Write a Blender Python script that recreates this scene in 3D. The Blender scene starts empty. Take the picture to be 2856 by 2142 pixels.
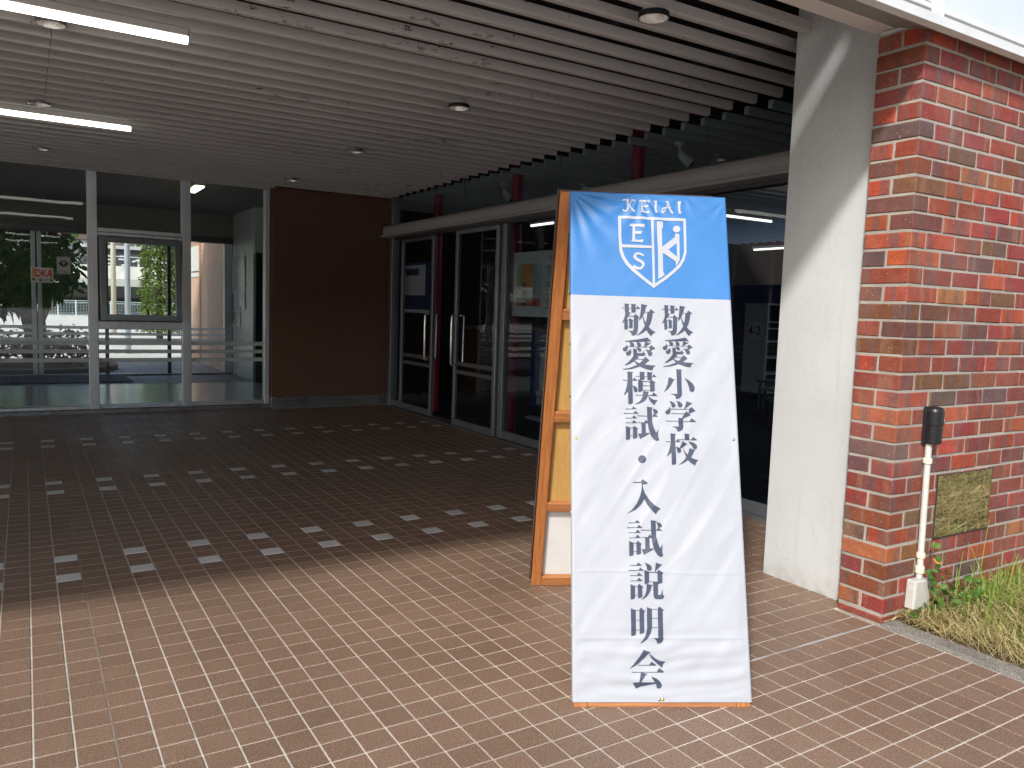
import bpy, bmesh, math, random
import numpy as np
from mathutils import Vector, Matrix, noise

random.seed(7)
rng = np.random.default_rng(7)
D = bpy.data
S = bpy.context.scene
C = S.collection

# ------------------------------------------------------------------ camera, sky, sun, exposure
cam_d = D.cameras.new('camera')
cam_d.sensor_width = 36.0
cam_d.lens = 0.770867 * 36.0
cam_d.clip_start = 0.02
cam_d.clip_end = 2000
cam = D.objects.new('camera', cam_d)
C.objects.link(cam)
YAW, PIT, ROL = math.radians(31.727), math.radians(5.319), math.radians(1.887)
fw = Vector((math.sin(YAW) * math.cos(PIT), math.cos(YAW) * math.cos(PIT), -math.sin(PIT)))
rt = Vector((math.cos(YAW), -math.sin(YAW), 0))
up = rt.cross(fw)
r2 = rt * math.cos(ROL) + up * math.sin(ROL)
u2 = -rt * math.sin(ROL) + up * math.cos(ROL)
M = Matrix((r2, u2, -fw)).transposed().to_4x4()
M.translation = (0, 0, 1.256)
cam.matrix_world = M
S.camera = cam

SUN_TRAVEL = Vector((1.32, 1.0, -1.33)).normalized()
w = D.worlds.new('World')
S.world = w
w.use_nodes = True
nt = w.node_tree
bg = nt.nodes['Background']
sky = nt.nodes.new('ShaderNodeTexSky')
sky.sky_type = 'NISHITA'
sky.sun_disc = False
sky.sun_elevation = math.asin(-SUN_TRAVEL.z)
sky.sun_rotation = math.atan2(-SUN_TRAVEL.x, -SUN_TRAVEL.y) % (2 * math.pi)
sky.dust_density = 2.5
sky.air_density = 1.0
nt.links.new(sky.outputs[0], bg.inputs[0])
bg.inputs[1].default_value = 0.15
sd = D.lights.new('sun', 'SUN')
sd.energy = 2.6
sd.angle = math.radians(4.0)
sd.color = (1.0, 0.975, 0.94)
sun = D.objects.new('sun', sd)
sun.rotation_euler = SUN_TRAVEL.to_track_quat('-Z', 'Y').to_euler()
sun.location = (-10, -15, 25)
C.objects.link(sun)
S.view_settings.view_transform = 'Standard'
S.view_settings.look = 'None'
S.view_settings.gamma = 1.0
S.view_settings.use_curve_mapping = False
S.view_settings.exposure = 0.58
S.cycles.max_bounces = 10
S.cycles.diffuse_bounces = 5
S.cycles.transparent_max_bounces = 16
S.cycles.sample_clamp_indirect = 6.0

# ------------------------------------------------------------------ helpers
def tag(o, label=None, cat=None, group=None, kind=None):
    if label: o['label'] = label
    if cat: o['category'] = cat
    if group: o['group'] = group
    if kind: o['kind'] = kind
    return o

def world(o):
    return (world(o.parent) @ o.matrix_parent_inverse if o.parent else Matrix.Identity(4)) @ o.matrix_basis

def link(o, parent=None):
    C.objects.link(o)
    if parent is not None:
        o.parent = parent
        o.matrix_parent_inverse = world(parent).inverted()
    return o

def empty(name, loc, label=None, cat=None, group=None, kind=None):
    o = D.objects.new(name, None)
    o.empty_display_size = 0.1
    o.location = loc
    C.objects.link(o)
    return tag(o, label, cat, group, kind)

class MB:
    """collects shapes into ONE mesh (world coordinates)"""
    def __init__(s): s.v = []; s.f = []; s.m = []; s.mi = 0
    def add(s, vs, fs):
        b = len(s.v); s.v.extend([tuple(p) for p in vs])
        s.f.extend([tuple(b + i for i in f) for f in fs]); s.m.extend([s.mi] * len(fs)); return s
    def box(s, x0, x1, y0, y1, z0, z1, bev=0.0, mat=None):
        if bev <= 0:
            vs = [(x, y, z) for x in (x0, x1) for y in (y0, y1) for z in (z0, z1)]
            fs = [(0, 1, 3, 2), (4, 6, 7, 5), (0, 4, 5, 1), (2, 3, 7, 6), (0, 2, 6, 4), (1, 5, 7, 3)]
        else:
            b = min(bev, (x1 - x0) * .45, (y1 - y0) * .45, (z1 - z0) * .45)
            vs = []; idx = {}
            for i, x in enumerate((x0, x1)):
                for j, y in enumerate((y0, y1)):
                    for k, z in enumerate((z0, z1)):
                        sx, sy, sz = (b if i == 0 else -b), (b if j == 0 else -b), (b if k == 0 else -b)
                        for a, p in enumerate(((x, y + sy, z + sz), (x + sx, y, z + sz), (x + sx, y + sy, z))):
                            idx[(i, j, k, a)] = len(vs); vs.append(p)
            fs = []
            for i in (0, 1):
                q = [idx[(i, j, k, 0)] for j, k in ((0, 0), (0, 1), (1, 1), (1, 0))]; fs.append(q if i == 0 else q[::-1])
                q = [idx[(j, i, k, 1)] for j, k in ((0, 0), (1, 0), (1, 1), (0, 1))]; fs.append(q if i == 0 else q[::-1])
                q = [idx[(j, k, i, 2)] for j, k in ((0, 0), (0, 1), (1, 1), (1, 0))]; fs.append(q if i == 0 else q[::-1])
            for j in (0, 1):
                for k in (0, 1):
                    for ax in (0, 1, 2):
                        def I(t, a):
                            c = [0, 0, 0]; c[ax] = t; o = [q for q in (0, 1, 2) if q != ax]; c[o[0]] = j; c[o[1]] = k
                            return idx[(c[0], c[1], c[2], a)]
                        o = [q for q in (0, 1, 2) if q != ax]
                        q = [I(0, o[0]), I(1, o[0]), I(1, o[1]), I(0, o[1])]
                        p = [Vector(vs[t]) for t in q]
                        n = (p[1] - p[0]).cross(p[3] - p[0])
                        ctr = Vector(((x0 + x1) / 2, (y0 + y1) / 2, (z0 + z1) / 2))
                        out = sum(p, Vector()) / 4 - ctr; out[ax] = 0
                        fs.append(q if n.dot(out) > 0 else q[::-1])
            for i in (0, 1):
                for j in (0, 1):
                    for k in (0, 1):
                        q = [idx[(i, j, k, a)] for a in (0, 1, 2)]
                        fs.append(q if (i + j + k) % 2 == 1 else q[::-1])
        if mat is not None: vs = [mat @ Vector(p) for p in vs]
        return s.add(vs, fs)
    def prism(s, poly, axis, a0, a1, mat=None):
        """poly = 2D points; extruded along axis from a0 to a1"""
        n = len(poly)
        def P(p, a):
            if axis == 'x': return (a, p[0], p[1])
            if axis == 'y': return (p[0], a, p[1])
            return (p[0], p[1], a)
        vs = [P(p, a0) for p in poly] + [P(p, a1) for p in poly]
        fs = [tuple(range(n))[::-1], tuple(range(n, 2 * n))] + [(i, (i + 1) % n, n + (i + 1) % n, n + i) for i in range(n)]
        if mat is not None: vs = [mat @ Vector(p) for p in vs]
        return s.add(vs, fs)
    def tube(s, pts, rad, seg=10, cap=True):
        pts = [Vector(p) for p in pts]; n = len(pts)
        if not hasattr(rad, '__len__'): rad = [rad] * n
        vs = []; ref = None
        for i, p in enumerate(pts):
            t = (pts[min(i + 1, n - 1)] - pts[max(i - 1, 0)]).normalized()
            if ref is None:
                ref = Vector((1, 0, 0)) if abs(t.x) < .8 else Vector((0, 1, 0))
            a = (ref - t * ref.dot(t)).normalized(); ref = a; b = t.cross(a)
            for k in range(seg):
                th = 2 * math.pi * k / seg
                vs.append(p + (a * math.cos(th) + b * math.sin(th)) * rad[i])
        fs = []
        for i in range(n - 1):
            for k in range(seg):
                k2 = (k + 1) % seg
                fs.append((i * seg + k, i * seg + k2, (i + 1) * seg + k2, (i + 1) * seg + k))
        if cap:
            fs.append(tuple(range(seg))[::-1]); fs.append(tuple((n - 1) * seg + k for k in range(seg)))
        return s.add(vs, fs)
    def lathe(s, prof, c, seg=24):
        """prof = (radius, z) list, revolved about a vertical axis at c"""
        vs = []
        for r, z in prof:
            for k in range(seg):
                th = 2 * math.pi * k / seg
                vs.append((c[0] + r * math.cos(th), c[1] + r * math.sin(th), c[2] + z))
        fs = []
        for i in range(len(prof) - 1):
            for k in range(seg):
                k2 = (k + 1) % seg
                fs.append((i * seg + k, i * seg + k2, (i + 1) * seg + k2, (i + 1) * seg + k))
        return s.add(vs, fs)
    def quad(s, a, b, c, d): return s.add([a, b, c, d], [(0, 1, 2, 3)])
    def mesh(s, name, mats):
        me = D.meshes.new(name)
        me.from_pydata(s.v, [], s.f)
        for m in (mats if isinstance(mats, (list, tuple)) else [mats]): me.materials.append(m)
        if any(s.m): me.polygons.foreach_set('material_index', s.m)
        me.update()
        return me
    def build(s, name, mats, parent=None, smooth=False, label=None, cat=None, group=None, kind=None):
        me = s.mesh(name, mats)
        if smooth: me.polygons.foreach_set('use_smooth', [True] * len(me.polygons))
        o = D.objects.new(name, me)
        link(o, parent)
        return tag(o, label, cat, group, kind)

def copy_tree(root, dloc, label=None, group=None):
    r = root.copy(); C.objects.link(r); r.location = root.location + Vector(dloc)
    if label: r['label'] = label
    if group: r['group'] = group
    for ch in list(root.children):
        c = ch.copy(); C.objects.link(c); c.parent = r; c.matrix_parent_inverse = ch.matrix_parent_inverse.copy()
        for g in list(ch.children):
            d = g.copy(); C.objects.link(d); d.parent = c; d.matrix_parent_inverse = g.matrix_parent_inverse.copy()
    return r

# ------------------------------------------------------------------ materials
def srgb(r, g, b):
    f = lambda c: (c / 255 / 12.92) if c / 255 <= .04045 else ((c / 255 + .055) / 1.055) ** 2.4
    return (f(r), f(g), f(b), 1)

class Mat:
    def __init__(s, name, col=(.5, .5, .5), rough=.6, metal=0, spec=.5):
        s.m = D.materials.new(name); s.m.use_nodes = True
        s.t = s.m.node_tree; s.b = s.t.nodes['Principled BSDF']
        s.b.inputs['Base Color'].default_value = tuple(col)[:3] + (1,)
        s.b.inputs['Roughness'].default_value = rough
        s.b.inputs['Metallic'].default_value = metal
        s.b.inputs['Specular IOR Level'].default_value = spec
        s._co = None
    def n(s, t, **k):
        nd = s.t.nodes.new('ShaderNode' + t)
        for a, v in k.items(): setattr(nd, a, v)
        return nd
    def l(s, a, b): s.t.links.new(a, b)
    def pos(s):
        if s._co is None: s._co = s.n('NewGeometry').outputs['Position']
        return s._co
    def noise(s, scale, detail=4, rough=.55, vec=None, stretch=None):
        nd = s.n('TexNoise'); nd.inputs['Scale'].default_value = scale
        nd.inputs['Detail'].default_value = detail; nd.inputs['Roughness'].default_value = rough
        v = vec or s.pos()
        if stretch:
            mp = s.n('Mapping'); mp.inputs['Scale'].default_value = stretch; s.l(v, mp.inputs[0]); v = mp.outputs[0]
        s.l(v, nd.inputs['Vector']); return nd.outputs['Fac']
    def ramp(s, fac, stops):
        r = s.n('ValToRGB'); e = r.color_ramp.elements
        while len(e) < len(stops): e.new(.5)
        for el, (p, c) in zip(e, stops):
            el.position = p; el.color = (c, c, c, 1) if not hasattr(c, '__len__') else tuple(c)[:3] + (1,)
        s.l(fac, r.inputs[0]); return r.outputs[0]
    def mix(s, fac, a, b, mode='MIX'):
        x = s.n('Mix', data_type='RGBA', blend_type=mode)
        for inp, v in ((x.inputs[0], fac), (x.inputs[6], a), (x.inputs[7], b)):
            if hasattr(v, 'links'): s.l(v, inp)
            elif hasattr(v, '__len__'): inp.default_value = tuple(v)[:3] + (1,)
            else: inp.default_value = v
        return x.outputs[2]
    def math(s, op, a, b=0.0, clamp=False):
        x = s.n('Math', operation=op, use_clamp=clamp)
        for inp, v in ((x.inputs[0], a), (x.inputs[1], b)):
            if hasattr(v, 'links'): s.l(v, inp)
            else: inp.default_value = v
        return x.outputs[0]
    def color(s, c): s.l(c, s.b.inputs['Base Color']); return s
    def rough(s, c): s.l(c, s.b.inputs['Roughness']); return s
    def bump(s, h, strength=.3, dist=.002):
        b = s.n('Bump'); b.inputs['Strength'].default_value = strength; b.inputs['Distance'].default_value = dist
        s.l(h, b.inputs['Height']); s.l(b.outputs[0], s.b.inputs['Normal']); return s

def simple(name, col, rough=.6, metal=0, spec=.5, var=.06, scale=8, bump=0):
    m = Mat(name, col, rough, metal, spec)
    f = m.noise(scale, 5)
    k = m.ramp(f, [(.25, 1 - var), (.75, 1 + var)])
    m.color(m.mix(1.0, tuple(col)[:3], k, 'MULTIPLY'))
    m.rough(m.ramp(m.noise(scale * 2.3, 3), [(.2, max(.02, rough - .08)), (.8, min(1, rough + .08))]))
    if bump: m.bump(m.noise(scale * 12, 4), bump, .001)
    return m.m

MT = {}
# floor tile: unglazed brown stoneware with fine speckle; each tile its own slight tone
def tile_mat(name, a, b, sp):
    m = Mat(name, a, .5, 0, .45)
    oi = m.n('ObjectInfo'); gi = m.n('NewGeometry')
    rnd = m.math('FRACT', m.math('ADD', m.math('MULTIPLY', oi.outputs['Random'], 7.31), gi.outputs['Random Per Island']))
    base = m.mix(rnd, a, b)
    big = m.ramp(m.noise(1.1, 6, .65), [(.3, .78), (.68, 1.10)])
    base = m.mix(1.0, base, big, 'MULTIPLY')
    spk = m.noise(210, 3, .75)
    base = m.mix(m.ramp(spk, [(.47, 0), (.63, .8)]), base, sp)
    base = m.mix(m.ramp(m.noise(170, 3, .75), [(.34, .75), (.47, 0)]), base, tuple(c * .42 for c in a[:3]))
    st = m.noise(60, 3, .6, stretch=(.18, 1, 1))
    base = m.mix(m.ramp(st, [(.55, 0), (.75, .16)]), base, sp)
    wh = m.math('GREATER_THAN', m.noise(95, 1, .5), .775)
    base = m.mix(m.math('MULTIPLY', wh, .55), base, (.5, .46, .42))
    m.color(base)
    m.rough(m.ramp(m.noise(2.2, 4), [(.3, .42), (.7, .62)]))
    m.bump(m.noise(260, 3, .6), .35, .0012)
    return m.m
MT['tile'] = tile_mat('floor_tile_brown', (.158, .095, .062), (.200, .124, .083), (.355, .25, .178))
MT['tile_grey'] = tile_mat('floor_tile_grey', (.58, .575, .56), (.64, .63, .61), (.74, .73, .70))
def grout_mat(name, col):
    m = Mat(name, col, .9, 0, .2)
    c = m.mix(m.ramp(m.noise(2.0, 5), [(.3, 0), (.7, 1)]), tuple(v * .74 for v in col), tuple(v * 1.12 for v in col))
    c = m.mix(m.ramp(m.noise(30, 4), [(.5, 0), (.72, .55)]), c, tuple(v * .5 for v in col))
    m.color(c); m.bump(m.noise(300, 3), .5, .001); return m.m
MT['grout'] = grout_mat('tile_grout', (.60, .56, .495))
MT['grout_dark'] = grout_mat('joint_sealant', (.26, .215, .18))
MT['grout_pale'] = grout_mat('joint_repair', (.46, .44, .42))
# bricks: colour per object, flashed bands, pits and specks
def brick_mat():
    m = Mat('fired_brick', (.3, .1, .08), .72, 0, .35)
    oi = m.n('ObjectInfo'); gi = m.n('NewGeometry')
    tc = m.n('TexCoord')
    sh = m.n('VectorMath', operation='ADD'); cx = m.n('CombineXYZ')
    m.l(m.math('MULTIPLY', oi.outputs['Random'], 40), cx.inputs[0]); m.l(m.math('MULTIPLY', oi.outputs['Random'], 23), cx.inputs[2])
    m.l(m.pos(), sh.inputs[0]); m.l(cx.outputs[0], sh.inputs[1])
    P = sh.outputs[0]
    base = oi.outputs['Color']
    band = m.noise(9, 2, .5, P, (1.6, 1.6, .12))
    base = m.mix(m.ramp(band, [(.52, 0), (.60, .62)]), base, (.105, .062, .060))
    band2 = m.noise(11, 2, .5, P, (1.4, 1.4, .1))
    base = m.mix(m.ramp(band2, [(.60, 0), (.67, .5)]), base, (.25, .125, .06))
    base = m.mix(1.0, base, m.ramp(m.noise(35, 5, .65, P), [(.3, .78), (.7, 1.2)]), 'MULTIPLY')
    pit = m.noise(190, 3, .6, P)
    base = m.mix(m.ramp(pit, [(.30, .85), (.39, 0)]), base, (.03, .015, .014))
    spk = m.math('GREATER_THAN', m.noise(140, 1, .5, P), .735)
    base = m.mix(m.math('MULTIPLY', spk, .7), base, (.55, .42, .34))
    eff_haze = m.ramp(m.noise(3.1, 5, .6), [(.45, .03), (.8, .24)])
    base = m.mix(eff_haze, base, (.42, .29, .235))  # pale efflorescence, strengthened to paint in the hazy sheen on the bricks
    base = m.mix(m.ramp(m.noise(1.7, 5, .65), [(.5, 0), (.78, .35)]), base, (.10, .065, .055))
    m.color(base)
    m.bump(m.math('ADD', m.noise(150, 4, .65, P), m.math('MULTIPLY', m.ramp(pit, [(.30, 0), (.42, 1)]), 1.2)), .5, .002)
    return m.m
MT['brick'] = brick_mat()
def mortar_mat():
    m = Mat('mortar', (.42, .39, .34), .95, 0, .15)
    c = m.mix(m.ramp(m.noise(6, 5), [(.3, 0), (.7, 1)]), (.34, .31, .268), (.46, .425, .368))
    c = m.mix(m.ramp(m.noise(420, 2), [(.35, .6), (.5, 0)]), c, (.16, .14, .12))
    m.color(c); m.bump(m.noise(330, 4, .7), .8, .003); return m.m
MT['mortar'] = mortar_mat()
# white rendered panel
def render_mat():
    m = Mat('white_render', (.70, .705, .69), .75, 0, .25)
    sx = m.n('SeparateXYZ'); m.l(m.pos(), sx.inputs[0])
    c = m.mix(m.ramp(m.noise(1.6, 5, .6), [(.35, 0), (.75, 1)]), (.56, .58, .575), (.495, .51, .505))
    hi = m.ramp(m.math('MULTIPLY_ADD', sx.outputs[2], .5), [(.82, 0), (1.0, .9)])
    hi = m.math('MULTIPLY', m.math('SUBTRACT', sx.outputs[2], 1.55, True), 2.2, True)
    band = m.math('MULTIPLY', hi, m.ramp(m.noise(2.2, 4, .6), [(.38, 0), (.62, 1)]))
    spk = m.ramp(m.noise(190, 3, .65), [(.52, 0), (.63, 1)])
    c = m.mix(m.math('MULTIPLY', m.math('MULTIPLY', band, spk), .8), c, (.24, .235, .22))
    run = m.ramp(m.noise(5, 5, .6, None, (1, 5, .16)), [(.56, 0), (.74, .32)])
    c = m.mix(run, c, (.40, .395, .37))
    foot = m.math('MULTIPLY', m.math('SUBTRACT', .10, sx.outputs[2], True), 7.0, True)
    c = m.mix(m.math('MULTIPLY', foot, m.ramp(m.noise(18, 4), [(.35, .15), (.65, .8)])), c, (.26, .235, .205))
    crk = m.noise(2.4, 6, .75, None, (1, 1.4, .5)); crk = m.math('ABSOLUTE', m.math('SUBTRACT', crk, .5))
    c = m.mix(m.ramp(crk, [(.0, .35), (.004, 0)]), c, (.25, .24, .22))
    sm = m.ramp(m.noise(7, 4, .5, None, (1, 1, .45)), [(.66, 0), (.80, .22)])
    c = m.mix(sm, c, (.50, .50, .485))
    m.color(c); m.bump(m.noise(120, 4, .6), .35, .0015); return m.m
MT['render'] = render_mat()
# painted slats with peeling patches
def slat_mat(name, a, b, peel):
    m = Mat(name, a, .6, 0, .3)
    c = m.mix(m.ramp(m.noise(.9, 4), [(.3, 0), (.7, 1)]), a, b)
    st = m.noise(3, 4, .6, None, (.35, 3, 3))
    c = m.mix(m.ramp(st, [(.55, 0), (.8, .35)]), c, tuple(v * .62 for v in a[:3]))
    pm = m.noise(.9, 3, .5, None, (.7, 1.3, 1))
    fine = m.noise(30, 6, .72, None, (.35, 1, 1))
    msk = m.math('MULTIPLY', m.ramp(pm, [(.57, 0), (.68, 1)]), m.ramp(fine, [(.58, 0), (.61, 1)]))
    msk = m.math('MULTIPLY', msk, peel)
    c = m.mix(msk, c, (.035, .034, .034))
    dots = m.math('MULTIPLY', m.math('GREATER_THAN', m.noise(28, 1, .5), .78), peel * .7)
    c = m.mix(dots, c, (.05, .045, .042))
    m.color(c)
    m.bump(m.math('SUBTRACT', m.noise(140, 3, .6), msk), .25, .002)
    return m.m
MT['slat'] = slat_mat('painted_slat', (.53, .51, .50), (.59, .57, .56), 1.0)
MT['slat_in'] = slat_mat('painted_slat_indoor', (.52, .54, .55), (.58, .59, .60), 0.1)
MT['void'] = simple('void_paint', (.018, .018, .022), .9)
def alu(name, col, rough, streak=(1, 1, .04)):
    m = Mat(name, col, rough, .75, .5)
    c = m.mix(m.ramp(m.noise(14, 4, .6, None, streak), [(.3, 0), (.7, 1)]), tuple(v * .86 for v in col), tuple(v * 1.1 for v in col))
    m.color(c); m.rough(m.ramp(m.noise(6, 4), [(.3, rough - .07), (.7, rough + .1)])); return m.m
MT['alu'] = alu('anodised_aluminium', (.66, .67, .71), .42)
MT['alu_mid'] = alu('grey_aluminium', (.30, .31, .335), .4)
MT['alu_door'] = alu('door_aluminium', (.27, .285, .31), .36)
MT['alu_dark'] = alu('bronze_aluminium', (.10, .10, .11), .4)
MT['steel'] = alu('stainless_steel', (.34, .34, .34), .30, (.02, .3, .3))
MT['chrome'] = alu('polished_steel', (.78, .78, .79), .12)
MT['header'] = simple('header_cover_grey', (.40, .385, .375), .42, .0)
MT['soffit'] = simple('soffit_metal', (.33, .32, .30), .5, .1, .4, .08, 3)
MT['pink'] = simple('beam_paint', (.76, .71, .69), .6, 0, .3, .05, 4)
MT['white_metal'] = simple('white_painted_metal', (.66, .665, .66), .42, 0, .5, .07, 5)
def frosted():
    m = Mat('frosted_panel', (.62, .68, .73), .22, 0, .5)
    m.color(m.mix(m.ramp(m.noise(2.5, 5), [(.3, 0), (.7, 1)]), (.58, .64, .69), (.66, .70, .73))); return m.m
MT['frosted'] = frosted()
MT['brown_wall'] = simple('brown_wall_paint', (.15, .080, .055), .8, 0, .2, .05, 2, .1)
MT['red'] = simple('red_paint', (.33, .012, .035), .4)
MT['black'] = simple('black_plastic', (.010, .010, .013), .28)
MT['rubber'] = simple('black_gasket', (.012, .012, .014), .7)
MT['conduit'] = simple('ivory_conduit', (.55, .535, .49), .5, 0, .4, .06, 20)
MT['jbox'] = simple('grey_junction_box', (.47, .465, .43), .5, 0, .4, .10, 12)
def mirror():
    m = Mat('mirror_steel', (.60, .60, .57), .02, 1.0)
    m.rough(m.ramp(m.noise(5, 4), [(.3, .008), (.8, .022)])); return m.m
MT['mirror'] = mirror()
def glass(name, tint, refl=1.0):
    m = D.materials.new(name); m.use_nodes = True; t = m.node_tree
    for n in list(t.nodes): t.nodes.remove(n)
    out = t.nodes.new('ShaderNodeOutputMaterial'); mx = t.nodes.new('ShaderNodeMixShader')
    tr = t.nodes.new('ShaderNodeBsdfTransparent'); gl = t.nodes.new('ShaderNodeBsdfGlossy'); fr = t.nodes.new('ShaderNodeFresnel')
    nz = t.nodes.new('ShaderNodeTexNoise'); bp = t.nodes.new('ShaderNodeBump'); ge = t.nodes.new('ShaderNodeNewGeometry')
    nz.inputs['Scale'].default_value = 1.6; bp.inputs['Strength'].default_value = .02; bp.inputs['Distance'].default_value = .05
    t.links.new(ge.outputs['Position'], nz.inputs['Vector']); t.links.new(nz.outputs['Fac'], bp.inputs['Height']); t.links.new(bp.outputs[0], gl.inputs['Normal'])
    tr.inputs[0].default_value = tuple(tint) + (1,); gl.inputs[0].default_value = (refl, refl, refl, 1); gl.inputs['Roughness'].default_value = .0
    fr.inputs[0].default_value = 1.5
    bf = t.nodes.new('ShaderNodeMath'); bf.operation = 'SUBTRACT'; bf.inputs[0].default_value = 1; t.links.new(ge.outputs['Backfacing'], bf.inputs[1])
    mu = t.nodes.new('ShaderNodeMath'); mu.operation = 'MULTIPLY'; t.links.new(fr.outputs[0], mu.inputs[0]); t.links.new(bf.outputs[0], mu.inputs[1])
    t.links.new(mu.outputs[0], mx.inputs[0]); t.links.new(tr.outputs[0], mx.inputs[1]); t.links.new(gl.outputs[0], mx.inputs[2]); t.links.new(mx.outputs[0], out.inputs[0])
    return m
MT['glass'] = glass('clear_glass', (.965, .98, .975))
MT['glass_door'] = glass('door_glass', (.80, .84, .86), .72)
def film():
    m = D.materials.new('frosted_film'); m.use_nodes = True; t = m.node_tree
    for n in list(t.nodes): t.nodes.remove(n)
    out = t.nodes.new('ShaderNodeOutputMaterial'); mx = t.nodes.new('ShaderNodeMixShader')
    tr = t.nodes.new('ShaderNodeBsdfTransparent'); df = t.nodes.new('ShaderNodeBsdfDiffuse'); tl = t.nodes.new('ShaderNodeBsdfTranslucent'); m2 = t.nodes.new('ShaderNodeMixShader')
    df.inputs[0].default_value = (.80, .80, .76, 1); tl.inputs[0].default_value = (.90, .90, .86, 1)
    mx.inputs[0].default_value = .80; m2.inputs[0].default_value = .65
    t.links.new(df.outputs[0], m2.inputs[1]); t.links.new(tl.outputs[0], m2.inputs[2])
    t.links.new(tr.outputs[0], mx.inputs[1]); t.links.new(m2.outputs[0], mx.inputs[2]); t.links.new(mx.outputs[0], out.inputs[0])
    return m
MT['film'] = film()
def emit(name, col, st):
    m = Mat(name, (.8, .8, .8), .4)
    m.b.inputs['Emission Color'].default_value = tuple(col) + (1,); m.b.inputs['Emission Strength'].default_value = st
    return m.m
MT['tube'] = emit('lit_tube', (1, .96, .86), 2.6)
MT['tube_in'] = emit('lit_tube_indoor', (1, .95, .84), 1.6)
MT['lamp_body'] = simple('lamp_body_white', (.62, .61, .58), .45)
# wood of the sign frame
def wood(name, a, b, axis):
    m = Mat(name, a, .5, 0, .35)
    st = {'u': (1, 14, 14), 'z': (14, 1, 14)}[axis]
    tc = m.n('TexCoord').outputs['Object']
    g = m.noise(6, 5, .6, tc, st)
    c = m.mix(m.ramp(g, [(.34, 0), (.66, 1)]), a, b)
    g2 = m.noise(22, 4, .7, tc, st)
    c = m.mix(m.ramp(g2, [(.56, 0), (.72, .6)]), c, tuple(v * .42 for v in a))
    kn = m.n('TexVoronoi'); kn.inputs['Scale'].default_value = 3.1; m.l(tc, kn.inputs['Vector'])
    c = m.mix(m.ramp(kn.outputs['Distance'], [(.03, .75), (.075, 0)]), c, (.06, .025, .012))
    m.color(c); m.bump(g2, .25, .001); return m.m
MT['wood'] = wood('varnished_pine', (.47, .185, .056), (.31, .105, .032), 'z')
MT['wood_u'] = wood('varnished_pine_rail', (.45, .19, .066), (.29, .105, .038), 'u')
MT['ply'] = wood('plywood', (.58, .36, .12), (.50, .29, .085), 'z')
def vinyl(name, col, gloss):
    m = Mat(name, col, gloss, 0, .5)
    tc = m.n('TexCoord').outputs['Object']
    m.color(m.mix(m.ramp(m.noise(5, 4, .5, tc), [(.3, 0), (.7, 1)]), tuple(c * .96 for c in col), tuple(min(.95, c * 1.03) for c in col)))
    m.bump(m.noise(14, 3, .5, tc), .22, .006); return m.m
MT['vinyl_white'] = vinyl('white_vinyl', (.375, .392, .425), .5)
MT['vinyl_blue'] = vinyl('blue_vinyl', (.034, .170, .43), .48)
MT['ink'] = vinyl('slate_ink', (.038, .050, .085), .5)
MT['ink_white'] = vinyl('white_ink', (.40, .42, .46), .45)
MT['paper'] = simple('white_paper', (.70, .70, .69), .7)
MT['poster_paper'] = None
MT['brass'] = simple('brass_tack', (.75, .55, .12), .3, .9)
MT['soil'] = simple('dry_soil', (.10, .075, .045), .95, 0, .2, .3, 30, .8)
MT['kerb'] = None
def kerb_mat():
    m = Mat('aggregate_concrete', (.24, .225, .2), .9, 0, .25)
    c = m.mix(m.ramp(m.noise(230, 3, .7), [(.38, 0), (.62, 1)]), (.09, .084, .072), (.34, .315, .275))
    c = m.mix(m.ramp(m.noise(5, 5), [(.45, 0), (.75, .6)]), c, (.09, .08, .065))
    m.color(c); m.bump(m.noise(200, 4, .7), .8, .003); return m.m
MT['kerb'] = kerb_mat()
def leafy(name, a, b, rough=.5, trans=.25):
    m = Mat(name, a, rough, 0, .35)
    g = m.n('NewGeometry')
    c = m.mix(g.outputs['Random Per Island'], a, b)
    m.color(c)
    tl = m.n('BsdfTranslucent'); m.l(c, tl.inputs[0]); mx = m.n('MixShader'); mx.inputs[0].default_value = trans
    out = m.t.nodes['Material Output']
    m.l(m.b.outputs[0], mx.inputs[1]); m.l(tl.outputs[0], mx.inputs[2]); m.l(mx.outputs[0], out.inputs[0])
    return m.m
MT['poster_paper'] = leafy('poster_paper', (.86, .87, .86), (.86, .87, .86), .6, .5)
MT['straw'] = leafy('dry_straw', (.36, .25, .10), (.66, .60, .30), .6, .25)
MT['blade'] = leafy('green_blades', (.12, .25, .030), (.34, .46, .08), .5, .35)
MT['leaf'] = leafy('vine_leaf', (.07, .16, .028), (.14, .24, .05), .45, .3)
MT['leaf_yellow'] = leafy('withered_leaf', (.55, .22, .06), (.66, .50, .10), .5, .3)
MT['tree_leaf'] = leafy('broad_dark_leaf', (.030, .060, .028), (.075, .13, .045), .4, .2)
MT['hedge_leaf'] = leafy('hedge_leaf', (.07, .13, .020), (.17, .23, .04), .5, .3)
MT['bark'] = simple('bark', (.07, .055, .045), .9, 0, .2, .25, 20, .6)

# ================================================================== THE SETTING
H = 1.256
# outdoor ground: one sheet to the horizon
g = MB(); g.quad((-400, -400, -.06), (400, -400, -.06), (400, 400, -.06), (-400, 400, -.06))
gm = Mat('pale_gravel_ground', (.42, .40, .36), .95, 0, .1)
gm.color(gm.mix(gm.ramp(gm.noise(.5, 6), [(.3, 0), (.7, 1)]), (.50, .475, .42), (.62, .60, .55)))
g.build('ground', gm.m, kind='structure')

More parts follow.
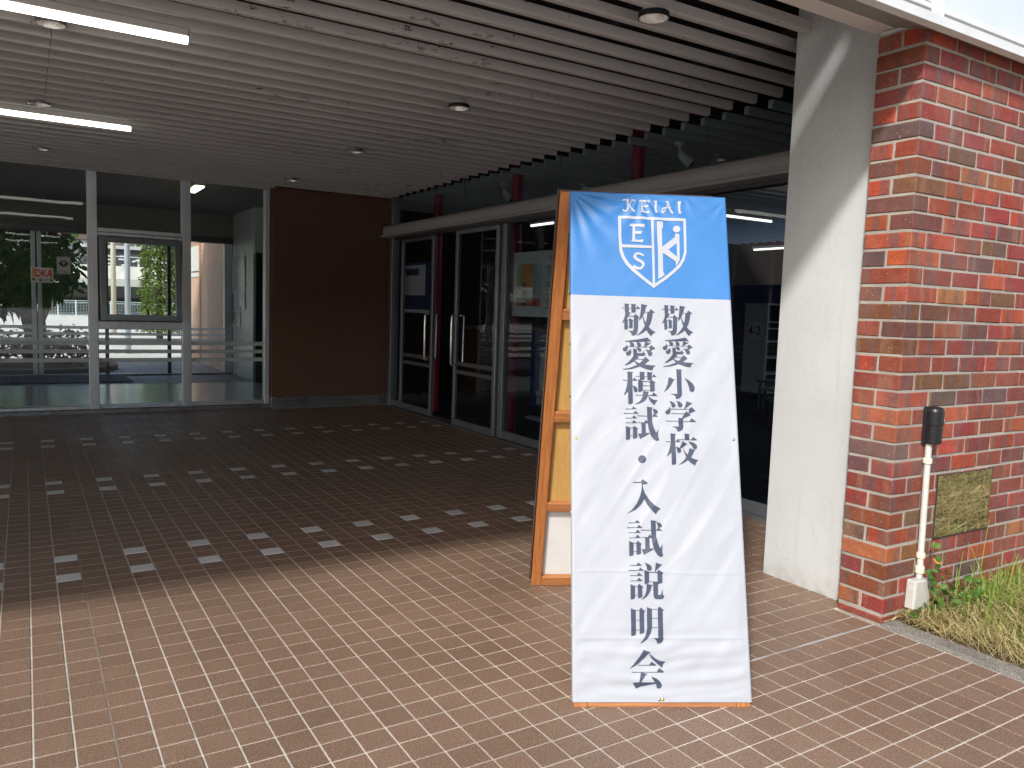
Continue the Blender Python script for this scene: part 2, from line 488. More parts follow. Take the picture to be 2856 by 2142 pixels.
# ---- tiled porch floor
GX, GY, PITCH = -.106, 3.304, .1
pav = empty('pavement', (0, 0, 0), kind='structure')
b = MB(); b.box(-8, 3.0, -2.6, 2.1, -.12, -.0026); b.box(-8, 3.97, 2.1, 9.50, -.12, -.0028); b.box(-8, 2.5, 9.50, 9.60, -.12, -.0027)
b.build('grout_bed', MT['grout'], pav)
def inframe(x, y):
    p = M.inverted() @ Vector((x, y, 0))
    if p.z > -.2: return False
    sx = p.x / -p.z * .770867; sy = p.y / -p.z * .770867
    return abs(sx) < .52 and abs(sy) < .395
tiles = []
for i in range(-79, 41):
    for j in range(-58, 63):
        x, y = GX + PITCH * (i + .5), GY + PITCH * (j + .5)
        if x > 2.99 and y < 2.10: continue
        if x > 3.86 or (y > 9.44 and x > 2.45): continue
        tiles.append((i, j, x, y))
ACC_R = (6, 9, 24, 27, 42, 45)
def is_grey(i, j): return (i % 3 == 2) and j in ACC_R
vis = sorted([t for t in tiles if inframe(t[2], t[3])], key=lambda t: t[2] ** 2 + t[3] ** 2)
near = set(vis[:255]) | set([t for t in vis if is_grey(t[0], t[1])][:40])
def tile_geo(hx, hy, bv=.0012, dp=.0034):
    vs = [(-hx, -hy, -dp), (hx, -hy, -dp), (hx, hy, -dp), (-hx, hy, -dp),
          (-hx + bv, -hy + bv, 0), (hx - bv, -hy + bv, 0), (hx - bv, hy - bv, 0), (-hx + bv, hy - bv, 0)]
    fs = [(4, 5, 6, 7), (0, 1, 5, 4), (1, 2, 6, 5), (2, 3, 7, 6), (3, 0, 4, 7)]
    return vs, fs
HXT, HYT = .0475, .0473
tv, tf = tile_geo(HXT, HYT)
tme = {}
for nm in ('tile', 'tile_grey'):
    q = MB(); q.add(tv, tf); tme[nm] = q.mesh('tile', MT[nm])
rt_ = random.Random(3)
rest = {'tile': MB(), 'tile_grey': MB()}
for t in tiles:
    i, j, x, y = t
    nm = 'tile_grey' if is_grey(i, j) else 'tile'
    dz = rt_.uniform(-.0006, .0004); ax, ay = rt_.gauss(0, .0022), rt_.gauss(0, .0022); rz = rt_.gauss(0, .0025)
    if t in near:
        o = D.objects.new('tile', tme[nm]); o.location = (x, y, dz); o.rotation_euler = (ax, ay, rz); link(o, pav)
    else:
        rest[nm].add([(x + a, y + c, z + dz + ax * c + ay * a) for a, c, z in tv], tf)
for nm in rest:
    rest[nm].build('tile', MT[nm], pav, kind='stuff')
# darker sealant joint and the pale repaired joint
jj = MB(); xj = GX + .3; jj.box(xj - .0028, xj + .0028, -1, 9.3, -.003, -.0007); jj.build('sealant_joint', MT['grout_dark'], pav)
jj = MB(); yj = GY - 1.4
xs = np.linspace(1.9, 2.99, 56); wv = [.0035 + .0035 * noise.noise((x * 9, 3, 1)) + .002 * (x > 2.5) for x in xs]
for k in range(55):
    jj.add([(xs[k], yj - wv[k], .0006), (xs[k + 1], yj - wv[k + 1], .0006), (xs[k + 1], yj + wv[k + 1], .0006), (xs[k], yj + wv[k], .0006)], [(0, 1, 2, 3)])
jj.build('repaired_joint', MT['grout_pale'], pav)
# door sill of dark stone along the glass doors
b = MB(); b.box(3.866, 4.04, 2.1, 9.3, -.05, .012, .004)
b.build('door_sill', simple('sill_stone', (.10, .097, .092), .5), pav)

# ---- kerb strip and earth bed
kb = MB(); n = 46
ys = np.linspace(1.89, -2.6, n)
for k in range(n - 1):
    for (xa, xb, za, zb) in ((3.002, 3.03, -.004, .006), (3.03, 3.10, .006, .008), (3.10, 3.135, .008, -.03)):
        def wob(x, y): return .004 * noise.noise((x * 20, y * 9, 0)) + (0 if x < 3.05 else .012 * noise.noise((y * 4, 2, 2)))
        kb.add([(xa + wob(xa, ys[k]), ys[k], za), (xb + wob(xb, ys[k]), ys[k], zb), (xb + wob(xb, ys[k + 1]), ys[k + 1], zb), (xa + wob(xa, ys[k + 1]), ys[k + 1], za)], [(3, 2, 1, 0)])
kb.build('kerb', MT['kerb'], kind='structure')
sb = MB(); nx, ny = 50, 40
vs = []; fs = []
for a in range(nx + 1):
    for c in range(ny + 1):
        x = 3.09 + (9 - 3.09) * (a / nx) ** 1.5; y = -2.6 + 4.49 * c / ny
        vs.append((x, y, -.02 + .03 * noise.noise((x * 2.2, y * 2.2, 0)) + .015 * min(1, (x - 3.09) / .8)))
for a in range(nx):
    for c in range(ny): k = a * (ny + 1) + c; fs.append((k, k + ny + 1, k + ny + 2, k + 1))
sb.add(vs, fs); sb.build('earth_bed', MT['soil'], smooth=True, kind='structure')

# ---- brick wall
CX0, CY0 = 3.022, 1.893
CP, BH = .07237, .0622
bw = empty('brick_wall', (CX0, CY0, 0), 'red brick wall and corner pier beside the porch floor', 'brick wall')
core = MB(); core.box(CX0 + .0035, 9, CY0 + .0035, CY0 + .207, -.05, 2.43)
core.build('mortar', MT['mortar'], bw)
PAL = [((136, 56, 42), 12), ((126, 52, 40), 11), ((146, 62, 42), 7), ((108, 53, 42), 4), ((92, 66, 59), 4), ((104, 67, 49), 3), ((154, 88, 50), 2), ((116, 70, 46), 1), ((160, 68, 40), 3)]
PL = [c for c, wt in PAL for _ in range(wt)]
rb = random.Random(21)
def brick_mesh(l, d, h, seed):
    r = random.Random(seed)
    bm = bmesh.new(); bmesh.ops.create_cube(bm, size=1)
    for v in bm.verts: v.co = Vector((v.co.x * l, v.co.y * d, v.co.z * h))
    bmesh.ops.bevel(bm, geom=list(bm.edges), offset=.0035, segments=1, affect='EDGES')
    for v in bm.verts: v.co += Vector((r.uniform(-.0016, .0016), r.uniform(-.001, .001), r.uniform(-.0014, .0014)))
    me = D.meshes.new('brick'); bm.to_mesh(me); bm.free(); me.materials.append(MT['brick']); return me
BM = {}
for key, (l, d, h) in {'S': (.200, .100, BH), 'L': (.100, .210, BH), 'H': (.100, .100, BH), 'SB': (.200, .100, .028), 'LB': (.100, .210, .028)}.items():
    BM[key] = [brick_mesh(l, d, h, 100 + i) for i in range(4)]
BM['S2'] = [brick_mesh(.210, .100, BH, 300 + i) for i in range(4)]
nb = 0
far_b = MB()
def put_brick(key, x, y, z, far=False, colr=None):
    global nb
    col = colr or rb.choice(PL)
    me = BM[key][rb.randrange(4)]
    o = D.objects.new('brick', me)
    o.location = (x + rb.uniform(-.0015, .0015), y + rb.uniform(-.0012, .0012), z + rb.uniform(-.0015, .0015))
    o.rotation_euler = (0, 0, rb.choice((0, 0, math.pi)) if key in ('S', 'H', 'SB') else 0)
    lin = srgb(*[max(20, c + rb.uniform(-9, 9)) for c in col]); o.color = lin
    link(o, bw); nb += 1
top_cols = {32: [(120, 62, 50), (150, 52, 46)]}
for k in range(-1, 33):
    z0 = .037 + CP * k + .005
    if k == -1: zc = .013
    else: zc = z0 + BH / 2
    odd = (k % 2 != 0)
    sfx = 'B' if k == -1 else ''
    if odd:   # stretcher on the left face, its header end on the right face
        put_brick('L' + sfx, CX0 + .05, CY0 + .105, zc)
        x = CX0 + .100 + .010
    else:
        put_brick('S2', CX0 + .105, CY0 + .05, zc)
        put_brick('H', CX0 + .05, CY0 + .100 + .010 + .05, zc)
        x = CX0 + .210 + .010
    while x < 7.5:
        L = .200
        if x < 4.42: put_brick('S' + sfx, x + L / 2, CY0 + .05, zc)
        else: far_b.box(x, x + L, CY0 + rb.uniform(-.001, .001), CY0 + .1, zc - BH / 2 * (1 if k >= 0 else .45), zc + BH / 2 * (1 if k >= 0 else .45))
        x += L + .010
fm = brick_mat()
fbo = far_b.build('brick', MT['brick'], bw, kind='stuff'); fbo.color = srgb(150, 56, 50)

# ---- white rendered panel behind the pier
wp = MB(); wp.box(3.10, 3.40, 2.106, 2.585, -.03, 2.78, .004)
wp.build('rendered_wall', MT['render'], label='white rendered wall end between the brick pier and the dark doorway', cat='wall')

# ---- roof over the porch, edge beam with clerestory panels
rf = MB(); rf.box(-9, 9, 1.78, 13.75, 3.215, 3.45); rf.box(-9, 9, 3.4, 13.75, 3.45, 5.2)
rf.build('roof', MT['void'], kind='structure')
eb = empty('edge_beam', (0, 1.8, 2.38), 'grey metal beam along the porch edge, resting on the brick pier', 'beam')
b = MB()
b.prism([(1.802, 2.378), (1.834, 2.372), (1.836, 2.41), (1.802, 2.412)], 'x', -9, 9)
b.build('white_edge_strip', MT['white_metal'], eb)
b = MB()
b.prism([(1.838, 2.385), (2.045, 2.452), (2.045, 2.50), (1.838, 2.44)], 'x', -9, 2.655)
b.prism([(1.838, 2.385), (2.045, 2.452), (2.045, 2.50), (1.838, 2.44)], 'x', 2.658, 9)
b.build('soffit_plate', MT['soffit'], eb)
b = MB(); b.box(-9, 9, 2.048, 2.137, 2.450, 2.56, .004); b.build('beam_underside', MT['pink'], eb)
b = MB(); b.box(3.03, 9, 1.845, 2.10, 2.43, 2.445); b.build('flashing', MT['white_metal'], eb)
cw = empty('clerestory_window', (3, 1.84, 2.45), 'pale frosted panels in white frames above the brick wall', 'window')
b = MB()
for (xa, xb) in ((-8.9, -6.0), (-5.97, -3.0), (-2.97, 0), (.03, 2.955), (3.015, 5.9), (5.96, 8.9)):
    q = MB(); q.box(xa, xb, 1.853, 1.862, 2.47, 3.03); q.build('panel', MT['frosted'], cw)
b.box(-9, 2.952, 1.838, 1.868, 2.446, 2.468, .003); b.box(3.018, 9, 1.838, 1.868, 2.446, 2.468, .003); b.box(-9, 9, 1.84, 1.872, 3.03, 3.05, .003); b.box(-9, 1.93, 1.842, 1.87, 3.052, 3.212); b.box(2.5, 9, 1.842, 1.87, 3.052, 3.212)  # last two boxes: unseen filler, its gap shaped to pass one sun streak
b.box(2.956, 2.975, 1.828, 1.875, 2.418, 3.03, .003); b.box(2.985, 3.012, 1.822, 1.875, 2.414, 3.03, .003)
for x in (-5.985, -2.985, .015, 5.93): b.box(x - .012, x + .012, 1.835, 1.875, 2.446, 3.03, .003)
b.build('frame', MT['white_metal'], cw)
b = MB(); b.box(.03, 2.95, 1.842, 1.852, 2.462, 2.474)
for k in range(60):  # lumpy weathered sealant line over the brickwork
    x = 3.03 + k * .05; b.box(x, x + .05, 1.836, 1.838 + .012 * abs(noise.noise((x * 7, 1, 1))), 2.414, 2.418 + .016 * abs(noise.noise((x * 11, 5, 2))))
b.build('sealant', simple('weathered_sealant', (.20, .185, .165), .9, 0, .2, .5, 40), cw)

# ---- slatted ceilings
ce = empty('ceiling', (0, 0, 2.57), kind='structure')
ZC, SH, SW, SP = 2.570, .051, .038, .195
def slat_mesh(xa, xb, mat):
    q = MB(); h = .006
    prof = [(0, ZC + .010), (.003, ZC + .003), (.010, ZC), (SW - .006, ZC), (SW, ZC + .006), (SW, ZC + SH), (0, ZC + SH)]
    q.prism(prof, 'x', xa, xb); return q.mesh('slat', mat)
smL, smR = slat_mesh(-7.5, .1435, MT['slat']), slat_mesh(.1465, 3.85, MT['slat'])
smR2, smW = slat_mesh(.1465, 3.095, MT['slat']), slat_mesh(.1465, 2.48, MT['slat'])
smI = slat_mesh(4.005, 11.0, MT['slat_in'])
rs_ = random.Random(5)
for k in range(-5, 33):
    y = 3.285 + SP * k
    mR = smR2 if y < 2.62 else (smR if y < 9.3 else smW)
    for me in (smL, mR):
        o = D.objects.new('slat', me); o.location = (0, y, rs_.uniform(-.0015, .0015)); link(o, ce)
    if y > 2.3 and y < 10.4:
        o = D.objects.new('slat', smI); o.location = (0, y + .01, rs_.uniform(-.001, .001)); link(o, ce)
for k in range(33, 36):
    o = D.objects.new('slat', smI); o.location = (0, 3.285 + SP * k + .01, 0); link(o, ce)
b = MB()
for x in (-4.6, -3.4, -2.2, -1.0, .6, 1.5, 2.4, 3.2): b.box(x, x + .035, 2.2, 9.6, ZC + SH + .004, ZC + SH + .045)
b.build('carrier', MT['void'], ce)

# ---- back of the porch: brown wall, glazed screen
b = MB(); b.box(2.498, 3.96, 9.50, 9.75, .13, 3.2)
wl = b.build('brown_wall', MT['brown_wall'], label='plain dark brown painted wall at the back of the porch', cat='wall')
b = MB(); b.box(2.495, 3.958, 9.485, 9.55, -.02, .128, .003); b.build('skirting', MT['steel'], wl)

YG = 9.62
gs = empty('glazed_screen', (0, YG, 0), 'aluminium framed glass screen with three striped bays beside the brown wall', 'glass wall')
MX = [(-6.15, -6.06), (-5.21, -5.12), (-4.28, -4.19), (-3.35, -3.26), (-2.42, -2.33), (-1.48, -1.39), (-.37, -.275), (.578, .672), (1.513, 1.609), (2.43, 2.488)]
for xa, xb in MX:
    b = MB(); b.box(xa, xb, YG - .05, YG + .05, .042, 3.1, .004)
    b.box(xa + .03, xa + .034, YG - .0535, YG - .049, .05, 2.6); b.build('mullion', MT['alu'], gs)
b = MB(); b.box(-6.2, 2.49, YG - .07, YG + .07, -.02, .040, .003); b.box(-6.2, -.6, YG - .076, YG - .07, -.02, .038); b.build('kick_plate', MT['steel'], gs)
for k in range(len(MX) - 1):
    xa, xb = MX[k][1] + .001, MX[k + 1][0] - .001
    win = (k == 7)
    b = MB(); b.box(xa, xb, YG - .035, YG + .035, .043, .080, .004); b.build('bottom_rail', MT['alu'], gs)
    if win:
        b = MB(); b.box(xa, xb, YG - .045, YG + .045, 1.912, 1.945, .003); b.box(xa, xb, YG - .05, YG + .05, 1.95, 1.992, .003); b.build('transom_rail', MT['alu'], gs)
        b = MB(); b.box(xa, xb, YG - .05, YG + .05, .915, .998, .004); b.build('transom_rail', MT['alu'], gs)
        panes = ((.082, .913), (1.994, 3.1))
    else: panes = ((.082, 3.1),)
    for za, zb in panes:
        b = MB(); b.box(xa, xb, YG - .004, YG + .004, za, zb); b.build('pane', MT['glass'], gs)
    for za, zb in ((.738, .784), (.648, .690), (.552, .597)):
        b = MB(); b.box(xa, xb, YG - .0062, YG - .0045, za, zb); b.build('frosted_stripe', MT['film'], gs)
# awning window, opened outwards at the bottom
xa, xb = .676, 1.509
ang = math.radians(-6.0)
RT = Matrix.Translation((0, YG - .045, 1.908)) @ Matrix.Rotation(ang, 4, 'X') @ Matrix.Translation((0, -(YG - .045), -1.908))
b = MB()
b.box(xa, xa + .055, YG - .03, YG + .05, 1.0, 1.908, .003); b.box(xb - .055, xb, YG - .03, YG + .05, 1.0, 1.908, .003)
b.box(xa + .056, xb - .056, YG - .03, YG + .05, 1.86, 1.908, .003); b.box(xa + .056, xb - .056, YG - .03, YG + .05, 1.0, 1.03, .003)
b.build('window_frame', MT['alu_dark'], gs)
b = MB()
b.box(xa + .012, xa + .075, YG - .07, YG - .034, 1.005, 1.90, .003, RT); b.box(xb - .075, xb - .012, YG - .07, YG - .034, 1.005, 1.90, .003, RT)
b.box(xa + .076, xb - .076, YG - .07, YG - .034, 1.005, 1.068, .003, RT); b.box(xa + .076, xb - .076, YG - .07, YG - .034, 1.843, 1.90, .003, RT)
b.build('sash', MT['alu_mid'], gs)
b = MB(); b.box(xa + .077, xb - .077, YG - .056, YG - .050, 1.069, 1.842, 0, RT); b.build('pane', MT['glass'], gs)
b = MB(); b.box(1.155, 1.173, YG - .02, YG + .0, 1.04, 1.13, .003); b.build('window_handle', MT['rubber'], gs)

# ---- glazed door wall on the right
XD = 3.95
dw = empty('door_wall', (XD, 6, 0), 'tall glazed door front along the right side of the porch', 'glass wall')
b = MB(); b.box(XD - .05, XD + .05, 9.24, 9.35, .013, 3.1, .003); b.build('corner_post', MT['alu_door'], dw)
for ya, yb in ((6.52, 6.60), (5.20, 5.26), (3.96, 4.02), (2.62, 2.68)):
    b = MB(); b.box(XD - .035, XD + .04, ya, yb, .013, 2.075, .003); b.build('mullion', MT['alu_door'], dw)
b = MB(); b.box(XD - .03, XD + .05, 2.1, 9.238, 2.077, 2.105); b.build('head_frame', MT['alu_dark'], dw)
for ya, yb in ((9.03, 9.238), (5.262, 6.518), (4.022, 5.198), (2.682, 3.958)):
    b = MB(); b.box(XD - .004, XD + .004, ya, yb, .09, 2.076); b.build('pane', MT['glass_door'], dw)
    b = MB(); b.box(XD - .02, XD + .02, ya, yb, .014, .088, .003); b.build('bottom_rail', MT['alu_door'], dw)
for ya, yb in ((9.226, 7.51), (7.506, 5.75), (5.746, 4.0), (3.996, 2.1)):
    b = MB(); b.box(XD + .02, XD + .028, yb, ya, 2.255, 3.12); b.build('transom_pane', MT['glass_door'], dw)
def door_leaf(ya, yb, xo, hy):
    dl = MB()
    dl.box(xo - .02, xo + .02, ya, ya + .05, .09, 2.07, .003); dl.box(xo - .02, xo + .02, yb - .05, yb, .09, 2.07, .003)
    dl.box(xo - .02, xo + .02, ya, yb, .016, .088, .003); dl.box(xo - .02, xo + .02, ya + .051, yb - .051, 2.03, 2.07, .003)
    d = dl.build('sliding_door', MT['alu_door'], dw)
    q = MB(); q.box(xo - .004, xo + .004, ya + .051, yb - .051, .089, 2.029); q.build('pane', MT['glass_door'], d)
    q = MB()
    for s in (-1, 1):
        X = xo + s * .072
        pts = [(xo + s * .021, hy, 1.185)] + [(xo + s * (.072 - .022 + .022 * math.sin(a)), hy, 1.185 - .022 * (1 - math.cos(a)) - 0) for a in (.4, .9, 1.57)] + \
              [(xo + s * (.05 + .022 * math.cos(a)), hy, .682 - .022 * math.sin(a)) for a in (0, .6, 1.2)] + [(xo + s * .021, hy, .66)]
        q.tube(pts, .0125, 12)
    q.build('pull_handle', MT['chrome'], d, smooth=True)
    for za, zb in ((.655, .70), (.57, .61)):
        q = MB(); q.box(xo - .0062, xo - .0045, ya + .052, yb - .052, za, zb); q.build('dark_stripe', MT['stripe_dark'], d)
    return d
m_ = simple('dull_stripe_film', (.10, .10, .105), .6); MT['stripe_dark'] = m_
door_leaf(8.13, 9.03, XD, 8.20)
door_leaf(6.615, 7.505, XD - .045, 7.45)
# header cover (rounded) above the doors
hc = MB()
pr = [(3.865, 2.105), (3.80, 2.108), (3.793, 2.120), (3.800, 2.135), (3.83, 2.142), (3.822, 2.165)] + [(3.822 + .055 * (1 - math.cos(a)), 2.185 + .068 * math.sin(a)) for a in (0, .35, .7, 1.05, 1.4, 1.57)] + [(3.965, 2.253), (3.965, 2.105)]
hc.prism(pr, 'y', 2.1, 9.345)
hd = hc.build('header_cover', MT['header'], dw)
hc = MB(); hc.prism([(p[0] - (.004 if p[0] < 3.9 else 0), p[1] + (.002 if p[1] > 2.2 else -.002)) for p in pr], 'y', 9.325, 9.357); hc.build('end_cap', MT['header'], hd)
# lever of a hinge seen above the sign

# ================================================================== LIGHTS OF THE PLACE
def tube_lamp(x0, x1, y, z0, label, group, mat=MT['tube']):
    t = empty('fluorescent_lamp', ((x0 + x1) / 2, y, z0), label, 'lamp', group)
    b = MB(); b.box(x0, x1, y - .022, y + .022, z0 + .034, 2.574, .003); b.build('lamp_body', MT['lamp_body'], t)
    b = MB(); b.box(x1, x1 + .004, y - .012, y + .012, z0 + .040, z0 + .056); b.build('end_cap', MT['rubber'], t)
    b = MB(); b.prism([(y + .019 * math.cos(a), z0 + .018 + .019 * math.sin(a)) for a in np.linspace(math.pi, 2 * math.pi, 9)] + [(y + .019, z0 + .0335), (y - .019, z0 + .0335)], 'x', x0, x1 - .001)
    b.build('lit_diffuser', mat, t)
    return t
tube_lamp(-1.76, .708, 4.275, 2.503, 'long lit tube lamp on the porch ceiling nearest the viewer, top left', 'lit tube lamps on the porch ceiling')
tube_lamp(-1.76, .708, 6.72, 2.503, 'long lit tube lamp on the porch ceiling farther in, nearer the glass', 'lit tube lamps on the porch ceiling')

def downlight(x, y, z, mat_can, r=.068):
    t = empty('downlight', (x, y, z))
    b = MB(); b.lathe([(r, .022), (r, 0), (r - .003, -.002), (r - .004, 0)], (x, y, z), 28); b.build('trim_ring', mat_can, t, smooth=False)
    b = MB(); b.lathe([(r - .0045, 0), (r - .008, .02), (r - .02, .05), (.022, .075), (.001, .078)], (x, y, z), 28)
    b.build('reflector', MT['reflector'], t, smooth=True)
    b = MB(); b.lathe([(.001, .020), (.012, .022), (.016, .034), (.014, .055), (.01, .07)], (x, y, z), 14); b.build('bulb', MT['bulb'], t, smooth=True)
    return t
rm = Mat('spun_reflector', (.92, .91, .86), .34, .35); rm.rough(rm.ramp(rm.noise(40, 3), [(.3, .16), (.7, .38)])); MT['reflector'] = rm.m
MT['bulb'] = simple('frosted_bulb', (.75, .74, .70), .35)
MT['can'] = simple('black_can', (.012, .012, .012), .5)
d0 = downlight(2.37, 2.755, 2.548, MT['can'])
tag(d0, 'round recessed downlight nearest the viewer, by the front ceiling slats', 'downlight', 'downlights in the porch ceiling')
copy_tree(d0, (.055, 1.935, .002), 'black rimmed round downlight in the middle of the bare porch ceiling', 'downlights in the porch ceiling')
d2 = downlight(2.42, 6.585, 2.558, MT['steel'])
tag(d2, 'small round downlight deep in the porch ceiling, second from the brown wall', 'downlight', 'downlights in the porch ceiling')
for (x, y, lb) in ((2.45, 8.57, 'tiny downlight closest to the brown wall'),
                   (.135, 4.56, 'round downlight partly behind the nearest lit tube lamp'),
                   (.115, 6.47, 'round downlight just above the farther lit tube lamp'),
                   (.15, 8.42, 'small downlight just in front of the glass screen, at the far left')):
    copy_tree(d2, (x - 2.42, y - 6.585, 0), lb, 'downlights in the porch ceiling')
d1 = downlight(4.90, 4.80, 2.550, MT['steel'])
tag(d1, 'round indoor downlight seen through the glass beside the white spotlight', 'downlight', 'downlights of the indoor ceiling')
copy_tree(d1, (.06, 1.95, 0), 'round indoor downlight between two red posts, above the header', 'downlights of the indoor ceiling')
copy_tree(d1, (.12, 4.0, 0), 'faint indoor downlight farthest in, above the corner of the doors', 'downlights of the indoor ceiling')
copy_tree(d1, (2.6, 2.2, 0), 'faint indoor downlight seen over the right edge of the signboard', 'downlights of the indoor ceiling')

def spotlight(x, y, label):
    t = empty('spotlight', (x, y, 2.56), label, 'spotlight', 'white spotlights on the indoor ceiling')
    wm = MT['spot_white']
    b = MB(); b.lathe([(.001, .012), (.045, .012), (.045, -.008), (.02, -.014), (.001, -.014)], (x, y, 2.56), 20); b.build('mount', wm, t)
    b = MB(); b.tube([(x, y, 2.55), (x, y, 2.515), (x + .01, y - .012, 2.495), (x + .02, y - .02, 2.48)], .013, 10); b.build('stem', wm, t, smooth=True)
    b = MB(); b.tube([(x + .005, y - .002, 2.495), (x + .015, y - .02, 2.47), (x + .05, y - .07, 2.412), (x + .055, y - .076, 2.405)], [.022, .036, .043, .040], 18); b.build('lamp_head', wm, t)
    b = MB(); b.tube([(x + .056, y - .0775, 2.403), (x + .0575, y - .079, 2.4015)], .034, 18); b.build('lens', MT['void'], t)
    return t
MT['spot_white'] = simple('white_plastic', (.60, .60, .58), .45)
spotlight(4.28, 4.60, 'white swivel spotlight indoors, right of the tallest red post')
spotlight(4.28, 7.22, 'white swivel spotlight indoors, left of the middle red post')

# ================================================================== ENTRANCE HALL BEHIND THE SCREEN
MT['hall_floor'] = None
hm = Mat('polished_vinyl_floor', (.36, .38, .39), .16)
hm.color(hm.mix(hm.ramp(hm.noise(5, 4, .6, None, (.15, 4, 1)), [(.35, 0), (.65, 1)]), (.46, .49, .51), (.58, .61, .63)))
hm.rough(hm.ramp(hm.noise(9, 4, .6, None, (.1, 3, 1)), [(.3, .10), (.7, .26)]))
b = MB(); b.box(-6.3, 2.86, 9.69, 11.9, -.05, .082); b.build('hall_floor', hm.m, kind='structure')
ht = empty('hall_tiles', (0, 12, 0), kind='structure')
b = MB(); b.box(-6.3, 2.86, 11.902, 13.25, -.05, .078); b.build('grout_bed', simple('dark_grout', (.12, .12, .12), .9), ht)
MT['hall_tile'] = tile_mat('hall_tile', (.26, .25, .24), (.30, .29, .28), (.36, .35, .34))
q = MB(); q.add(*tile_geo(.147, .147, .002, .004)); hme = q.mesh('tile', MT['hall_tile'])
for i in range(-4, 10):
    for j in range(4):
        o = D.objects.new('tile', hme); o.location = (i * .3 + .05, 12.06 + j * .3, .082); link(o, ht)
mt = empty('entrance_mat', (-.8, 12.63, .084), 'dark ribbed entrance mat inside the far glass doors', 'mat')
b = MB(); b.box(-3, 1.28, 12.10, 13.18, .084, .089, .002); b.build('mat_base', MT['rubber'], mt)
q = MB(); q.box(-.017, .017, 12.11, 13.17, .0895, .098, .003); sme = q.mesh('mat_strip', simple('mat_strip', (.045, .045, .05), .7))
for k in range(62):
    o = D.objects.new('mat_strip', sme); o.location = (1.25 - k * .05, 0, 0); link(o, mt)
Y2 = 13.3
fs2 = empty('far_glass_doors', (0, Y2, 0), 'farther glass sliding doors of the entrance hall, trees outside', 'glass wall')
b = MB(); b.box(-6.3, 2.85, Y2 - .06, Y2 + .06, .05, .105); b.box(-6.3, 2.85, Y2 + .061, Y2 + .55, .0, .06); b.build('threshold', MT['steel'], fs2)
b = MB(); b.box(-6.3, 2.95, Y2 - .05, Y2 + .12, 2.165, 2.26, .003); b.build('head_rail', MT['alu_dark'], fs2)
for xa, xb in ((-3.9, -3.84), (-1.95, -1.86), (-.93, -.88), (.085, .142), (.160, .215), (1.02, 1.068), (1.885, 1.935), (2.73, 2.84)):
    b = MB(); b.box(xa, xb, Y2 - .035, Y2 + .035, .106, 2.163, .003); b.build('stile', MT['alu'] if xa > 2 or .05 < xa < .3 else MT['alu_dark'], fs2)
for xa, xb in ((-3.838, -1.952), (-1.858, -.932), (-.878, .083), (.217, 1.018), (1.07, 1.883), (1.937, 2.728)):
    b = MB(); b.box(xa, xb, Y2 - .004, Y2 + .004, .107, 2.162); b.build('pane', MT['glass'], fs2)
    for za, zb in ((.775, .820), (.685, .727), (.60, .645)):
        b = MB(); b.box(xa, xb, Y2 - .0062, Y2 - .0045, za, zb); b.build('frosted_stripe', MT['film'], fs2)
# hall walls and ceiling
dk = simple('hall_paint', (.20, .185, .165), .8)
b = MB(); b.box(-6.3, 2.95, Y2 - .04, Y2 + .2, 2.262, 3.2); b.build('lintel_wall', dk, label='dark wall strip above the far glass doors', cat='wall')
b = MB(); b.box(-6.3, 2.95, 9.70, Y2 - .05, 2.62, 2.70); b.build('hall_ceiling', dk, kind='structure')
b = MB(); b.box(-6.6, -6.3, 9.3, 13.6, -.05, 3.2); b.build('hall_side_wall', dk, kind='structure')
sw = MB(); sw.box(2.86, 3.05, 11.86, Y2 - .06, .0, 2.62)
sidew = sw.build('notice_wall', simple('pale_hall_wall', (.50, .52, .49), .35, 0, .5), label='pale hall wall with notices pinned beside the far doors', cat='wall')
b = MB(); b.box(2.93, 3.1, 9.75, 11.66, .0, 2.62); b.build('hall_end_wall', simple('grey_hall_wall', (.15, .15, .15), .7), kind='structure')
b = MB(); b.box(2.84, 2.93, 11.68, 11.845, .08, 1.96, .003); b.build('dark_door_edge', MT['rubber'], label='black door edge beside the pale notice wall', cat='door')
NOT = [((13.28, 12.80), (1.41, 1.96), 'creased notice sheet at top left on the pale wall', (.45, .48, .48)), ((12.79, 12.41), (1.41, 1.95), 'creased notice sheet at top right on the pale wall', (.48, .49, .48)),
       ((13.46, 13.16), (1.12, 1.38), 'small blue notice at the left of the middle row', (.10, .18, .30)), ((13.15, 12.88), (1.12, 1.385), 'shiny white notice in the middle row', (.6, .6, .58)), ((12.86, 12.41), (1.13, 1.385), 'white notice at the right of the middle row', (.55, .56, .55)),
       ((13.42, 13.1), (.87, 1.09), 'dark notice with yellow patch at the bottom left', (.26, .25, .10)), ((13.09, 12.73), (.86, 1.09), 'shiny white notice at the bottom, loose corner', (.62, .62, .60))]
for (ya, yb), (za, zb), lb, cl in NOT:
    q = MB(); nn = 6; vs = []; fs = []
    for a in range(nn + 1):
        for c in range(nn + 1):
            yy = yb + (ya - yb) * a / nn; zz = za + (zb - za) * c / nn
            vs.append((2.852 - .010 * abs(noise.noise((yy * 5, zz * 5, 1.3))) - .002, yy, zz))
    for a in range(nn):
        for c in range(nn): k = a * (nn + 1) + c; fs.append((k, k + 1, k + nn + 2, k + nn + 1))
    q.add(vs, fs); q.build('notice', simple('notice_paper', cl, .25, 0, .5, .15, 14), label=lb, cat='notice', group='notices on the pale hall wall', smooth=True)
b = MB(); b.tube([(2.855, 12.66, 1.16), (2.846, 12.66, 1.16)], .03, 16); b.build('wall_knob', MT['rubber'], label='round black knob on the pale hall wall', cat='knob')
